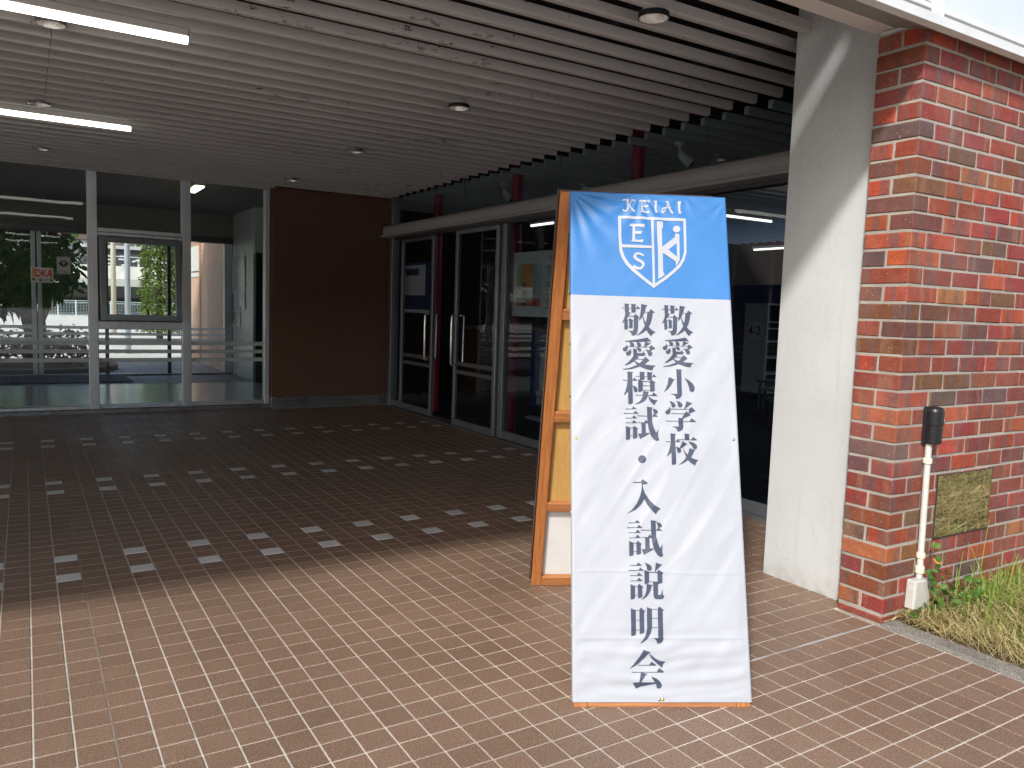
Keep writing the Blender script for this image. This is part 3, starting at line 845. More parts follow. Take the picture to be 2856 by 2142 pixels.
# ceiling lamp inside the hall, running away from the viewer
t = empty('hall_lamp', (1.72, 9.85, 2.54), 'short lit lamp on the hall ceiling behind the third glass bay', 'lamp')
b = MB(); b.box(1.68, 1.80, 9.75, 10.35, 2.565, 2.618); b.build('lamp_body', MT['lamp_body'], t)
b = MB(); b.box(1.69, 1.79, 9.76, 10.34, 2.545, 2.564, .004); b.build('lit_diffuser', emit('hall_lamp_glow', (1, .86, .55), 2.4), t)

# writing helper: text as a flat mesh
def text_obj(name, body, size, mat, loc, rot, parent=None, align='LEFT', extr=.0004, shear=0, sx=1.0, **kw):
    cu = D.curves.new(name, 'FONT'); cu.body = body; cu.size = size; cu.align_x = align; cu.extrude = extr; cu.resolution_u = 3
    if kw.get('bold'): cu.offset = size * .02
    tmp = D.objects.new(name, cu); C.objects.link(tmp)
    bpy.context.view_layer.update()
    me = D.meshes.new_from_object(tmp.evaluated_get(bpy.context.evaluated_depsgraph_get()))
    D.objects.remove(tmp); D.curves.remove(cu)
    me.transform(Matrix.Translation(loc) @ rot @ Matrix.Diagonal((sx, 1, 1, 1)))
    me.materials.clear(); me.materials.append(mat)
    o = D.objects.new(name, me); link(o, parent); return o
RY = Matrix.Rotation(math.pi / 2, 4, 'X')               # text facing -Y
RX = Matrix.Rotation(-math.pi / 2, 4, 'Z') @ RY          # text facing -X
ink = simple('print_black', (.02, .02, .03), .6); red_ink = simple('print_red', (.62, .03, .05), .5); orange_ink = simple('print_orange', (.80, .33, .03), .5)
white_ink = simple('print_white', (.78, .78, .77), .5)
st = empty('security_sticker', (.16, YG - .008, 1.46), 'orange and white security sticker on the glass, with red letters', 'sticker', 'stickers on the glass screen')
b = MB(); b.box(.058, .262, YG - .0066, YG - .0046, 1.385, 1.54); b.build('backing', MT['paper'], st)
b = MB(); b.box(.072, .092, YG - .0074, YG - .0068, 1.438, 1.531); b.box(.228, .248, YG - .0074, YG - .0068, 1.438, 1.531); b.build('side_band', orange_ink, st)
text_obj('letters', 'DKA', .108, red_ink, (.094, YG - .0076, 1.446), RY, st, sx=.72, bold=1)
text_obj('small_print', '第一警備保障', .032, ink, (.066, YG - .0076, 1.402), RY, st, sx=1.0, bold=1)
st = empty('emblem_sticker', (.355, YG - .008, 1.57), 'grey square sticker with a dark animal emblem on the glass', 'sticker', 'stickers on the glass screen')
b = MB(); b.box(.294, .418, YG - .0066, YG - .0046, 1.484, 1.662); b.build('backing', simple('sticker_grey', (.52, .52, .52), .5), st)
b = MB(); yq = YG - .0072
b.add([(.356 + .040 * math.cos(a) * (1 + .12 * math.cos(4 * a)), yq, 1.592 + .034 * math.sin(a)) for a in np.linspace(0, 2 * math.pi, 24, endpoint=False)][::-1], [tuple(range(24))])
b.build('emblem', simple('emblem_green', (.03, .05, .045), .6), st)
b = MB(); b.add([(.336, yq - .0006, 1.612), (.376, yq - .0006, 1.612), (.356, yq - .0006, 1.568)], [(0, 2, 1)]); b.build('emblem_face', simple('emblem_pale', (.42, .43, .42), .6), st)
text_obj('small_print', '第一警備保障', .017, ink, (.306, YG - .0076, 1.497), RY, st)

# ================================================================== OUTDOORS BEYOND THE HALL
dt = empty('far_paving', (0, 15, 0), kind='structure')
b = MB(); b.box(-9, 6, 13.86, 17.4, -.2, .03); b.build('grout_bed', simple('far_grout', (.18, .17, .16), .9), dt)
q = MB(); q.add(*tile_geo(.145, .145, .002, .006)); fme = q.mesh('tile', MT['hall_tile'])
for i in range(-7, 14):
    for j in range(11):
        o = D.objects.new('tile', fme); o.location = (i * .3 + .02, 14.02 + j * .3, .036); link(o, dt)
# brown boarded wall outside, running away from the hall along the yard
bwl = empty('boarded_wall', (2.9, 14.6, 0), 'tan boarded outside wall seen through the third glass bay', 'wall')
bm_ = simple('tan_board', (.62, .40, .285), .7, 0, .3, .08, 5)
y = 13.96
for k in range(8):
    b = MB(); b.box(2.90, 2.95, y, y + .272, .04, 3.05, .004); b.build('board', bm_, bwl); y += .28
b = MB(); b.box(2.951, 3.2, 13.93, 17.6, .0, 3.1); b.build('backing_wall', simple('tan_backing', (.42, .26, .185), .8), bwl)
b = MB(); b.box(2.905, 2.95, 16.42, 17.38, 1.83, 2.32, .003); b.box(2.905, 2.95, 16.42, 17.38, 1.71, 1.80, .003); b.build('pale_panel', simple('pale_panel', (.72, .68, .64), .6), bwl)
b = MB(); b.box(2.91, 2.95, 16.42, 17.4, .04, 1.70, .003); b.build('lower_board', bm_, bwl)
b = MB()
for k in range(40): b.box(2.895, 2.95, 16.22, 16.40, .06 + k * .074, .125 + k * .074, .003)
b.build('brick_edge', simple('orange_brick_edge', (.55, .27, .13), .8), bwl, kind='stuff')

def leaf_cloud(mb, pts, size, droop=.0, aspect=2.6, seed=0, fold=.25):
    r = np.random.default_rng(seed)
    for p in pts:
        d = Vector(r.normal(size=3)); d.z = d.z * .6 - droop; d.normalize()
        u = d.cross(Vector(r.normal(size=3))).normalized(); nrm = d.cross(u)
        L = size * r.uniform(.6, 1.3); Wd = L / aspect
        p = Vector(p)
        a, t = p, p + d * L - Vector((0, 0, L * .15)); m1 = p + d * L * .45 + u * Wd * .5 + nrm * fold * Wd; m2 = p + d * L * .45 - u * Wd * .5 + nrm * fold * Wd
        mid = p + d * L * .45
        mb.add([a, m1, t, m2, mid], [(0, 4, 1), (1, 4, 2), (0, 3, 4), (3, 2, 4)])
def crown_pts(n, blobs, seed, shell=.5):
    r = np.random.default_rng(seed); out = []
    while len(out) < n:
        c, rad = blobs[r.integers(len(blobs))]
        v = r.normal(size=3); v /= np.linalg.norm(v); v *= (shell + (1 - shell) * r.random()) if r.random() < .75 else r.random()
        out.append((c[0] + v[0] * rad[0], c[1] + v[1] * rad[1], c[2] + v[2] * rad[2]))
    return out
def tree(name, base, stems, blobs, n, size, label, leafmat, seed, droop=.3, group=None, aspect=2.6, cat='tree'):
    t = empty(name, base, label, cat, group)
    b = MB(); r = random.Random(seed)
    for (top, r0) in stems:
        pts = [Vector(base)]; k = 6
        for i in range(1, k + 1):
            f = i / k; pts.append(Vector(base).lerp(Vector(top), f) + Vector((r.uniform(-.05, .05), r.uniform(-.05, .05), 0)) * (1 if i < k else 0))
        b.tube(pts, [r0 * (1 - .7 * i / k) for i in range(k + 1)], 8)
        for _ in range(4):
            f = r.uniform(.45, .95); s = Vector(base).lerp(Vector(top), f); c, rad = blobs[r.randrange(len(blobs))]
            e = Vector((c[0] + r.uniform(-.7, .7) * rad[0], c[1] + r.uniform(-.7, .7) * rad[1], c[2] + r.uniform(-.3, .7) * rad[2]))
            b.tube([s, s.lerp(e, .5) + Vector((0, 0, .05)), e], [r0 * .4, r0 * .25, r0 * .08], 6)
    b.build('trunk', MT['bark'], t, smooth=True)
    q = MB(); leaf_cloud(q, crown_pts(n, blobs, seed), size, droop, aspect, seed + 1); q.build('crown', leafmat, t)
    return t
tree('broadleaf_tree', (.12, 15.2, .1), [((-.05, 15.2, 1.7), .16), ((.35, 15.25, 1.6), .12), ((.1, 15.1, 2.6), .12)],
     [((-.55, 15.2, 1.95), (.75, .6, .75)), ((.15, 15.2, 2.35), (.7, .6, .7)), ((.42, 15.1, 1.75), (.48, .5, .55)), ((-.1, 15.3, 1.5), (.55, .5, .4)), ((-.5, 15.1, 1.25), (.4, .4, .35)), ((.1, 15.2, 3.0), (.9, .8, .6))],
     2300, .24, 'large dark leaved tree outside the far glass doors', MT['tree_leaf'], 11, .45)
pl = empty('round_planter', (.1, 15.2, .03), 'low round kerb of the planting bed under the dark tree', 'planter')
b = MB(); b.lathe([(1.25, 0), (1.25, .09), (1.22, .10), (1.12, .10), (1.10, .05)], (.1, 15.2, .03), 48); b.build('kerb_ring', MT['kerb'], pl)
b = MB(); b.lathe([(1.10, .04), (.6, .09), (.001, .12)], (.1, 15.2, .03), 48); b.build('bed_soil', MT['soil'], pl, smooth=True)
for i, (x, y, rr, lb) in enumerate(((-.45, 14.85, .42, 'low dark shrub at the left foot of the planter tree'), (.62, 14.95, .40, 'low dark shrub at the right foot of the planter tree'), (.15, 15.6, .35, 'low shrub behind the trunk of the planter tree'))):
    t = empty('shrub', (x, y, .1), lb, 'shrub', 'shrubs in the round planter')
    b = MB()
    for k in range(5): b.tube([(x, y, .1), (x + .2 * math.cos(k * 1.3), y + .2 * math.sin(k * 1.3), .4)], [.012, .005], 5)
    b.build('stem', MT['bark'], t)
    q = MB(); leaf_cloud(q, crown_pts(330, [((x, y, .42), (rr, rr, .36))], 40 + i), .12, .1, 2.2, 60 + i); q.build('crown', MT['tree_leaf'], t)
# conifer hedge column
t = empty('conifer', (3.15, 24, 0), 'tall sunlit yellow-green conifer outside the middle window', 'tree')
b = MB(); b.tube([(3.2, 24, 0), (3.2, 24, 3.6)], [.09, .03], 8); b.build('trunk', MT['bark'], t)
cp = []
r = np.random.default_rng(5)
for _ in range(5200):
    z = r.uniform(.35, 3.5); rad = (.55 - .10 * z / 3.5) * (1 + .25 * noise.noise((z * 2.3, 0, 0))); a = r.uniform(0, 2 * math.pi); s_ = math.sqrt(r.uniform(.25, 1))
    cp.append((3.22 + rad * s_ * math.cos(a), 24 + rad * s_ * math.sin(a), z))
q = MB(); leaf_cloud(q, cp, .11, -.1, 2.0, 6); q.build('crown', MT['hedge_leaf'], t)
# poles
pole_m = simple('painted_pole', (.50, .56, .60), .5, .2)
b = MB(); b.tube([(1.93, 19.3, -.05), (1.93, 19.3, 6)], [.060, .056], 14); b.build('steel_pole', pole_m, smooth=True, label='thick pale blue steel pole outside the middle window', cat='pole')
b = MB(); b.tube([(2.57, 30, -.05), (2.57, 30, 7.5)], [.085, .07], 12); b.build('concrete_pole', simple('concrete_pole', (.52, .46, .36), .8), smooth=True, label='thin tan concrete pole behind the thick steel pole', cat='pole')
wi = MB(); wi.tube([(2.5, 30, 5.0), (6, 40, 3.2), (9, 46, 3.8)], .012, 5)
# pale fence
fe = empty('boundary_fence', (3, 55, .1), 'low pale blue fence along the far edge of the bright yard', 'fence')
fm_ = simple('fence_blue', (.52, .62, .64), .5)
for k in range(26):
    x = -4 + k * .95; b = MB(); b.tube([(x, 55, -.1), (x, 55, 1.02)], .035, 6); b.build('post', fm_, fe)
for z in (.86, .97): b = MB(); b.box(-4, 20, 54.98, 55.02, z, z + .03); b.build('rail', fm_, fe)
b = MB()
for k in range(160): x = -4 + k * .15; b.box(x - .004, x + .004, 54.99, 55.0, .05, .86)
for k in range(9): b.box(-4, 20, 54.985, 54.99, .08 + k * .09, .088 + k * .09)
b.build('mesh_wire', fm_, fe, kind='stuff')
# yard ground rises a little at the fence, then the raised road
b = MB(); b.add([(-60, 17.4, .028), (60, 17.4, .028), (60, 56, .02), (-60, 56, .02)], [(0, 1, 2, 3)])
ym = Mat('pale_yard', (.56, .53, .47), .95, 0, .1); ym.color(ym.mix(ym.ramp(ym.noise(1.1, 6), [(.3, 0), (.7, 1)]), (.53, .50, .44), (.66, .64, .58)))
b.build('yard', ym.m, kind='structure')
hw = empty('raised_road', (5, 62, 0), 'pale concrete raised road crossing behind the fence, dark underpass below', 'bridge')
cm = simple('stained_concrete', (.68, .66, .60), .9, 0, .2, .2, 1.2)
b = MB(); b.box(-60, 80, 62, 70, 2.55, 3.45); b.build('parapet', cm, hw)
b = MB(); b.box(-60, 80, 61.7, 71, 2.05, 2.54); b.build('deck_beam', simple('deck_concrete', (.42, .42, .38), .9), hw)
for x in (-22, -9, 8.6, 21): b = MB(); b.box(x, x + 2.6, 63, 70, -.1, 2.04); b.build('pier', cm, hw)
b = MB(); b.box(-60, 80, 72, 73, -.1, 2.04); b.build('underpass_shade', simple('painted_underpass_shade', (.05, .048, .045), .9), hw)  # dark sheet that paints in the shade under the raised road
for k in range(14): b = MB(); b.box(-8 + k * 2.2, -7.94 + k * 2.2, 62.2, 62.26, 3.45, 4.2); b.build('rail_post', fm_, hw)
b = MB(); b.box(-10, 24, 62.2, 62.25, 4.1, 4.15); b.build('hand_rail', fm_, hw)
# dark building with white lettering
hb = empty('hall_building', (9, 80, 0), 'dark low building with white lettering behind the raised road', 'building')
b = MB(); b.box(4.5, 15, 80, 88, 0, 5.6); b.build('wall', simple('dark_cladding', (.06, .06, .065), .8), hb)
b = MB(); b.box(4.2, 15.3, 79.7, 88.3, 5.6, 5.9); b.build('roof_edge', simple('roof_pale', (.5, .5, .5), .7), hb)
text_obj('lettering', 'ミライホール', 1.15, MT['paper'], (6.0, 79.96, 4.15), RY, hb, extr=.03, bold=1)
# hillside with houses
hv = []; hf = []; nx, nz = 70, 26
for a in range(nx + 1):
    for c in range(nz + 1):
        x = -90 + a * 3.4; y = 108 + c * 7.0; z = max(-.5, (c / nz) ** .8 * 46 + 3.2 * noise.noise((x * .03, y * .03, 0)) + 1.6 * noise.noise((x * .16, y * .16, 4)) - 1)
        hv.append((x, y, z))
for a in range(nx):
    for c in range(nz): k = a * (nz + 1) + c; hf.append((k, k + nz + 1, k + nz + 2, k + 1))
hmat = Mat('wooded_hill', (.05, .09, .03), .95, 0, .1)
hmat.color(hmat.mix(hmat.ramp(hmat.noise(.22, 6, .7), [(.35, 0), (.65, 1)]), (.045, .085, .022), (.12, .19, .05)))
hmat.bump(hmat.noise(.4, 6, .7), 1.0, 1.5)
b = MB(); b.add(hv, hf); b.build('hill', hmat.m, smooth=False, kind='structure')
wm_ = [simple('house_wall_a', (.58, .55, .49), .85), simple('house_wall_b', (.48, .44, .38), .85), simple('house_wall_c', (.66, .65, .62), .85)]
rm_ = [simple('roof_tile_grey', (.16, .17, .19), .7), simple('roof_tile_blue', (.20, .26, .33), .6), simple('roof_tile_brown', (.16, .11, .09), .7)]
HS = [(-1.5, 100, 3.0, 'cream house with a dark window strip low on the hill, left of the window'), (5.6, 102, 4.1, 'white house above the raised road, behind the thin tan pole'), (9.9, 103, 4.3, 'grey roofed house above the lettering, right of the thick pole'), (13.9, 102, 4.4, 'beige house on the hill left of the conifer top'),
      (1.2, 118, 6.2, 'upper cream house over the left glass bay'), (8.0, 122, 6.8, 'blue roofed house high on the hill, just left of the thick pole'), (12.0, 124, 7.2, 'white house high on the hill, just right of the thick pole'), (16.5, 122, 6.8, 'brown roofed house high on the hill behind the conifer'), (-5, 116, 6, 'pale house at the far left of the hill')]
rh = random.Random(4)
for i, (x, y, z, lb) in enumerate(HS):
    t = empty('hill_house', (x, y, z - 1), lb, 'house', 'houses on the far hillside')
    wd, dp, hh = rh.uniform(3.0, 3.9), 4, rh.uniform(1.9, 2.5)
    b = MB(); b.box(x - wd / 2, x + wd / 2, y, y + dp, z - 6, z + hh); wo = b.build('wall', wm_[i % 3], t)
    b = MB(); b.prism([(x - wd / 2 - .35, z + hh + .02), (x + wd / 2 + .35, z + hh + .02), (x + wd / 2 - .6, z + hh + 1.0), (x - wd / 2 + .6, z + hh + 1.0)], 'y', y - .4, y + dp + .4); b.build('roof', rm_[(i * 2 + 1) % 3], t)
    for k in (-.27, .05, .3):
        b = MB(); b.box(x + k * wd - .32, x + k * wd + .32, y - .04, y + .02, z + .7, z + 1.5); b.build('window', MT['rubber'], t)
pal = [q for q in S.objects if q.name.startswith('hill_house') and q.get('category')]
for k in range(18):
    src = pal[k % len(pal)]; x = -12 + (k * 7.3) % 44; y = 106 + (k * 11) % 38; z = max(0, ((y - 108) / 182)) ** .8 * 46 + 2.0
    copy_tree(src, (x - src.location.x, y - src.location.y, z - 1 - src.location.z), 'one of the small pale houses crowded together on the far hillside')
# unseen hills added on the viewer's own side, so that the glass mirrors land instead of a bare horizon
b = MB(); vs = []; fs = []
for a in range(41):
    for c in range(7):
        x = -200 + a * 10; y = -60 - c * 9; vs.append((x, y, -1 + 16 * math.sin(min(1, c / 5) * math.pi / 2) + 2.5 * noise.noise((x * .05, y * .05, 9))))
for a in range(40):
    for c in range(6): k = a * 7 + c; fs.append((k, k + 1, k + 8, k + 7))
b.add(vs, fs); b.build('unseen_ridge', hmat.m, kind='structure')

# ================================================================== ROOM BEHIND THE DOOR WALL
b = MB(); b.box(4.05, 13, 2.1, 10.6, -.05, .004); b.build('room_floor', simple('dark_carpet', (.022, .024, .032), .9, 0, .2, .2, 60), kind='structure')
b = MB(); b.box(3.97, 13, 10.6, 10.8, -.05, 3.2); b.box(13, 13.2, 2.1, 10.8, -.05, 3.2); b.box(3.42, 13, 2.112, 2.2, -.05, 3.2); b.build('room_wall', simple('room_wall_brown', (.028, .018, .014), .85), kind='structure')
for y, lb in ((4.98, 'red steel post indoors nearest the viewer, tallest in view above the header'), (6.81, 'red steel post indoors behind the pinned poster'), (8.58, 'red steel post indoors in the open door gap, farthest in')):
    b = MB(); b.tube([(4.2, y, 0), (4.2, y, 3.2)], .056, 24, False); b.build('red_post', MT['red'], smooth=True, label=lb, cat='post', group='red posts behind the glass doors')
# counter with brown front
ct = empty('counter', (8.2, 9.8, 0), 'long brown counter at the back of the dark room', 'counter')
b = MB(); b.box(5.4, 9.0, 9.7, 10.2, .1, .98, .01); b.build('front', simple('counter_wood', (.12, .055, .03), .4, 0, .5, .15, 4), ct)
b = MB(); b.box(5.35, 9.05, 9.64, 10.25, .98, 1.02, .006); b.build('top', simple('counter_top', (.30, .20, .14), .3), ct)
b = MB(); b.box(5.4, 9.0, 9.75, 10.2, 0, .1); b.build('plinth', MT['void'], ct)
# shelf with the class number
sh = empty('shelf', (9.6, 8.4, 0), 'grey open shelf unit with the round sign 4-2 on its side', 'shelf')
shm = simple('shelf_grey', (.40, .42, .45), .6); shd = simple('shelf_white', (.55, .55, .55), .6)
b = MB(); b.box(9.6, 9.63, 8.22, 8.66, .11, 1.49); b.build('side_panel', shm, sh); b = MB(); b.box(10.57, 10.6, 8.22, 8.66, .11, 1.49); b.build('side_panel', shm, sh)
b = MB(); b.box(9.631, 10.569, 8.64, 8.66, .11, 1.49); b.build('back_panel', MT['void'], sh)
for z in (.11, .40, .65, .90, 1.10, 1.20, 1.475): b = MB(); b.box(9.631, 10.569, 8.22, 8.638, z, z + .016); b.build('shelf_board', shd, sh)
b = MB(); b.tube([(9.598, 8.44, 1.07), (9.592, 8.44, 1.07)], .15, 32); b.build('round_sign', simple('sign_disc', (.52, .54, .57), .6), sh)
text_obj('number', '4-2', .19, simple('number_purple', (.08, .02, .12), .5), (9.59, 8.57, 1.005), RX, sh, bold=1)
for k, (x, y) in enumerate(((7.4, 6.38), (8.0, 7.0), (8.6, 7.6))):
    b = MB(); b.box(x, x + .5, y - .9, y - .1, .30 + .04 * k, .34 + .04 * k, .005)
    for (ax, ay) in ((.03, -.87), (.44, -.87), (.03, -.16), (.44, -.16)): b.box(x + ax, x + ax + .03, y + ay, y + ay + .03, 0, .30 + .04 * k)
    b.build('low_bench', simple('bench_grey%d' % k, (.10, .11, .14), .6), label=('low grey bench nearest the doorway inside the room', 'low grey bench in the middle of the room', 'low grey bench next to the shelf unit')[k], cat='bench', group='low benches in the room')
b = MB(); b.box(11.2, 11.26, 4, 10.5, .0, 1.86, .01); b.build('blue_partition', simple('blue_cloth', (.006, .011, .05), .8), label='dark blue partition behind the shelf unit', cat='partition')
def room_lamp(x0, x1, y0, y1, z, lb):
    t = empty('ceiling_lamp', (x0, y0, z), lb, 'lamp', 'lit tube lamps of the dark room')
    b = MB(); b.box(x0, x1, y0, y1, z + .03, z + .07); b.build('lamp_body', MT['lamp_body'], t)
    b = MB(); b.box(x0 + .005, x1 - .005, y0 + .01, y1 - .01, z, z + .029, .01); b.build('lit_tube', MT['tube_in'], t)
room_lamp(6.3, 8.26, 7.07, 7.11, 2.495, 'bright lit tube lamp of the room next to the top right corner of the signboard')
room_lamp(11.45, 11.5, 8.2, 10.25, 2.50, 'thin lit tube lamp deep in the room, lower of two beside the signboard')
for k, (x, y) in enumerate(((6.3, 3.4), (6.3, 5.2), (9.2, 3.4), (9.2, 5.2))):  # extra lamp rows, added to brighten the indoor slats
    room_lamp(x, x + 1.9, y, y + .06, 2.49, ('added tube lamp brightening the room by the near wall, left run', 'added tube lamp brightening the room in the second row, left run', 'added tube lamp brightening the room by the near wall, right run', 'added tube lamp brightening the room in the second row, right run')[k])
room_lamp(6.2, 6.24, 9.1, 9.7, 2.46, 'short lit tube lamp of the room above the pinned poster')
# poster on the glass
po = empty('poster', (3.965, 6.0, 1.5), 'wide white poster with a picture and print behind the glass beside the signboard', 'poster')
def sheetX(mb, x, ya, yb, za, zb, wob=.004, n=8):
    vs = []; fs = []
    for a in range(n + 1):
        for c in range(n + 1):
            yy = ya + (yb - ya) * a / n; zz = za + (zb - za) * c / n; vs.append((x + wob * noise.noise((yy * 4, zz * 4, 2)), yy, zz))
    for a in range(n):
        for c in range(n): k = a * (n + 1) + c; fs.append((k, k + 1, k + n + 2, k + n + 1))
    mb.add(vs, fs)
b = MB(); sheetX(b, 3.972, 6.46, 5.40, 1.205, 1.80, .004); b.build('sheet', MT['poster_paper'], po, smooth=True)
def rectX(name, mat, ya, yb, za, zb, x, par):
    b = MB(); b.add([(x, ya, za), (x, yb, za), (x, yb, zb), (x, ya, zb)], [(0, 1, 2, 3)]); return b.build(name, mat, par)
rectX('picture', simple('pic_grey', (.30, .34, .36), .6), 6.385, 5.975, 1.30, 1.69, 3.9665, po)
rectX('picture_panel', simple('pic_orange', (.50, .14, .04), .6), 6.32, 6.12, 1.45, 1.685, 3.9660, po)
rectX('picture_table', simple('pic_red', (.40, .08, .05), .6), 6.385, 5.98, 1.30, 1.37, 3.9655, po)
b = MB(); xx = 3.965
b.add([(xx, 6.30, 1.31), (xx, 6.21, 1.31), (xx, 6.195, 1.42), (xx, 6.225, 1.455), (xx, 6.24, 1.455), (xx, 6.29, 1.43)], [(0, 1, 2, 3, 4, 5)])
b.add([(xx, 6.255 + .03 * math.cos(a), 1.485 + .036 * math.sin(a)) for a in np.linspace(0, 2 * math.pi, 14, endpoint=False)][::-1], [tuple(range(14))]); b.build('picture_figure', MT['rubber'], po)
text_obj('lettering', 'Growing up towards 2050\nand beyond!', .042, white_ink, (3.9640, 6.375, 1.375), RX, po, sx=.72)
text_obj('lettering', '2050', .052, ink, (3.9650, 5.83, 1.715), RX, po)
b = MB()
rl = random.Random(9)
for k in range(22):
    z = 1.66 - k * .018
    if k in (6, 7, 13): continue
    y0 = 5.86 + rl.uniform(-.01, .05)
    y = y0
    while y > 5.46:
        l = rl.uniform(.01, .03); b.add([(3.9655, y, z), (3.9655, y - l, z), (3.9655, y - l, z + .008), (3.9655, y, z + .008)], [(0, 1, 2, 3)]); y -= l + .006
b.build('print_lines', ink, po, kind='stuff')
po2 = empty('dark_poster', (4.0, 8.8, 1.5), 'dark blue poster with a white sheet, seen dimly behind the left door leaf', 'poster')
b = MB(); sheetX(b, 4.03, 9.22, 8.40, 1.19, 1.79, .003); b.build('sheet', simple('poster_blue', (.03, .05, .14), .6), po2, smooth=True)
rectX('white_sheet', MT['paper'], 9.12, 8.52, 1.40, 1.76, 4.022, po2); rectX('blue_title', simple('title_blue', (.03, .05, .16), .6), 9.08, 8.70, 1.64, 1.72, 4.020, po2)
rectX('bottom_strip', MT['paper'], 9.22, 8.40, 1.19, 1.23, 4.022, po2)
ro = empty('roll_up_banner', (5, 7.42, 0), 'dark blue standing banner with a white robed figure, left of the signboard leg', 'banner')
b = MB(); sheetX(b, 5.0, 7.70, 7.05, .17, 1.03, .004); b.build('sheet', simple('banner_blue', (.018, .04, .14), .5), ro, smooth=True)
b = MB(); b.box(4.96, 5.06, 7.03, 7.72, .0, .035, .005); b.tube([(5.02, 7.38, .03), (5.02, 7.38, 1.04)], .010, 8); b.build('stand', MT['alu'], ro)
b = MB(); b.add([(4.993, 7.47, .36), (4.993, 7.32, .34), (4.993, 7.30, .60), (4.993, 7.335, .80), (4.993, 7.40, .82), (4.993, 7.46, .78), (4.993, 7.49, .55)], [tuple(range(7))]); b.build('printed_robe', simple('robe', (.55, .55, .55), .6), ro)
b = MB(); b.add([(4.9925, 7.385 + .022 * math.cos(a), .85 + .03 * math.sin(a)) for a in np.linspace(0, 2 * math.pi, 12, endpoint=False)][::-1], [tuple(range(12))]); b.build('printed_head', simple('head_tone', (.18, .10, .07), .6), ro)
text_obj('lettering', '9月13日', .085, white_ink, (4.9925, 7.545, .285), RX, ro, sx=.8, bold=1)
b = MB()
for k in range(6): b.add([(4.9925, 7.53, .26 - k * .012), (4.9925, 7.38, .26 - k * .012), (4.9925, 7.38, .265 - k * .012), (4.9925, 7.53, .265 - k * .012)], [(0, 1, 2, 3)])
b.build('print_lines', white_ink, ro, kind='stuff')

# ================================================================== THE A-FRAME SIGNBOARD
SP0 = Vector((1.467, 1.932, 0)); SE = Vector((.8833, -.4689, 0)).normalized(); SN = Vector((-SE.y, SE.x, 0))
LEAN, ZT = .560, 1.700; SL = math.hypot(LEAN, ZT)
def panel_matrix(o, s):
    nn = SE.cross(s); m = Matrix((SE, s, nn)).transposed().to_4x4(); m.translation = o; return m
MF = panel_matrix(SP0, (SN * LEAN + Vector((0, 0, ZT))) / SL)
MBK = panel_matrix(SP0 + SN * (2 * LEAN) - SE * .040, (-SN * LEAN + Vector((0, 0, ZT))) / SL)
sg = empty('sign_board', (1.98, 2.35, 0), 'wooden A-frame signboard with a blue and white banner standing on the tiles', 'signboard')
def pb(mb, name, mat, mx, parent=sg, smooth=False):
    o = mb.build(name, mat, parent, smooth); o.matrix_basis = mx; return o
for (mx, back) in ((MF, 0), (MBK, 1)):
    w0, w1 = (-.032, -.005) if not back else (-.028, 0)
    for ua, ub in ((0, .045), (.534, .579)):
        b = MB(); b.box(ua, ub, 0, 1.788, w0, w1, .0025); pb(b, 'stile', MT['wood'], mx)
    for va, vb in ((0.0, .047), (.398, .442), (.838, .884), (1.288, 1.332), (1.742, 1.787)):
        b = MB(); b.box(.0455, .5335, va, vb, w0 + .001, w1 - .001, .0025); pb(b, 'rail', MT['wood_u'], mx)
    if back:
        b = MB(); b.box(.002, .577, .425, 1.785, -.0335, -.0285); pb(b, 'plywood', MT['ply'], mx)
        b = MB(); b.box(.002, .577, .012, .424, -.0325, -.0285); pb(b, 'white_backing', MT['paper'], mx)
        b = MB(); b.box(-.006, .585, .01, 1.79, -.040, -.0375); b.box(-.0075, -.005, .01, 1.79, -.0395, -.012); pb(b, 'rear_banner', simple('dark_edge', (.10, .06, .045), .6), mx)
    else:
        b = MB(); b.box(.002, .577, .015, 1.785, -.038, -.0325); pb(b, 'plywood', MT['ply'], mx)
for u in (.10, .46):
    b = MB(); b.box(u, u + .05, 1.775, 1.800, -.02, -.0195); pb(b, 'hinge', MT['steel'], MF)
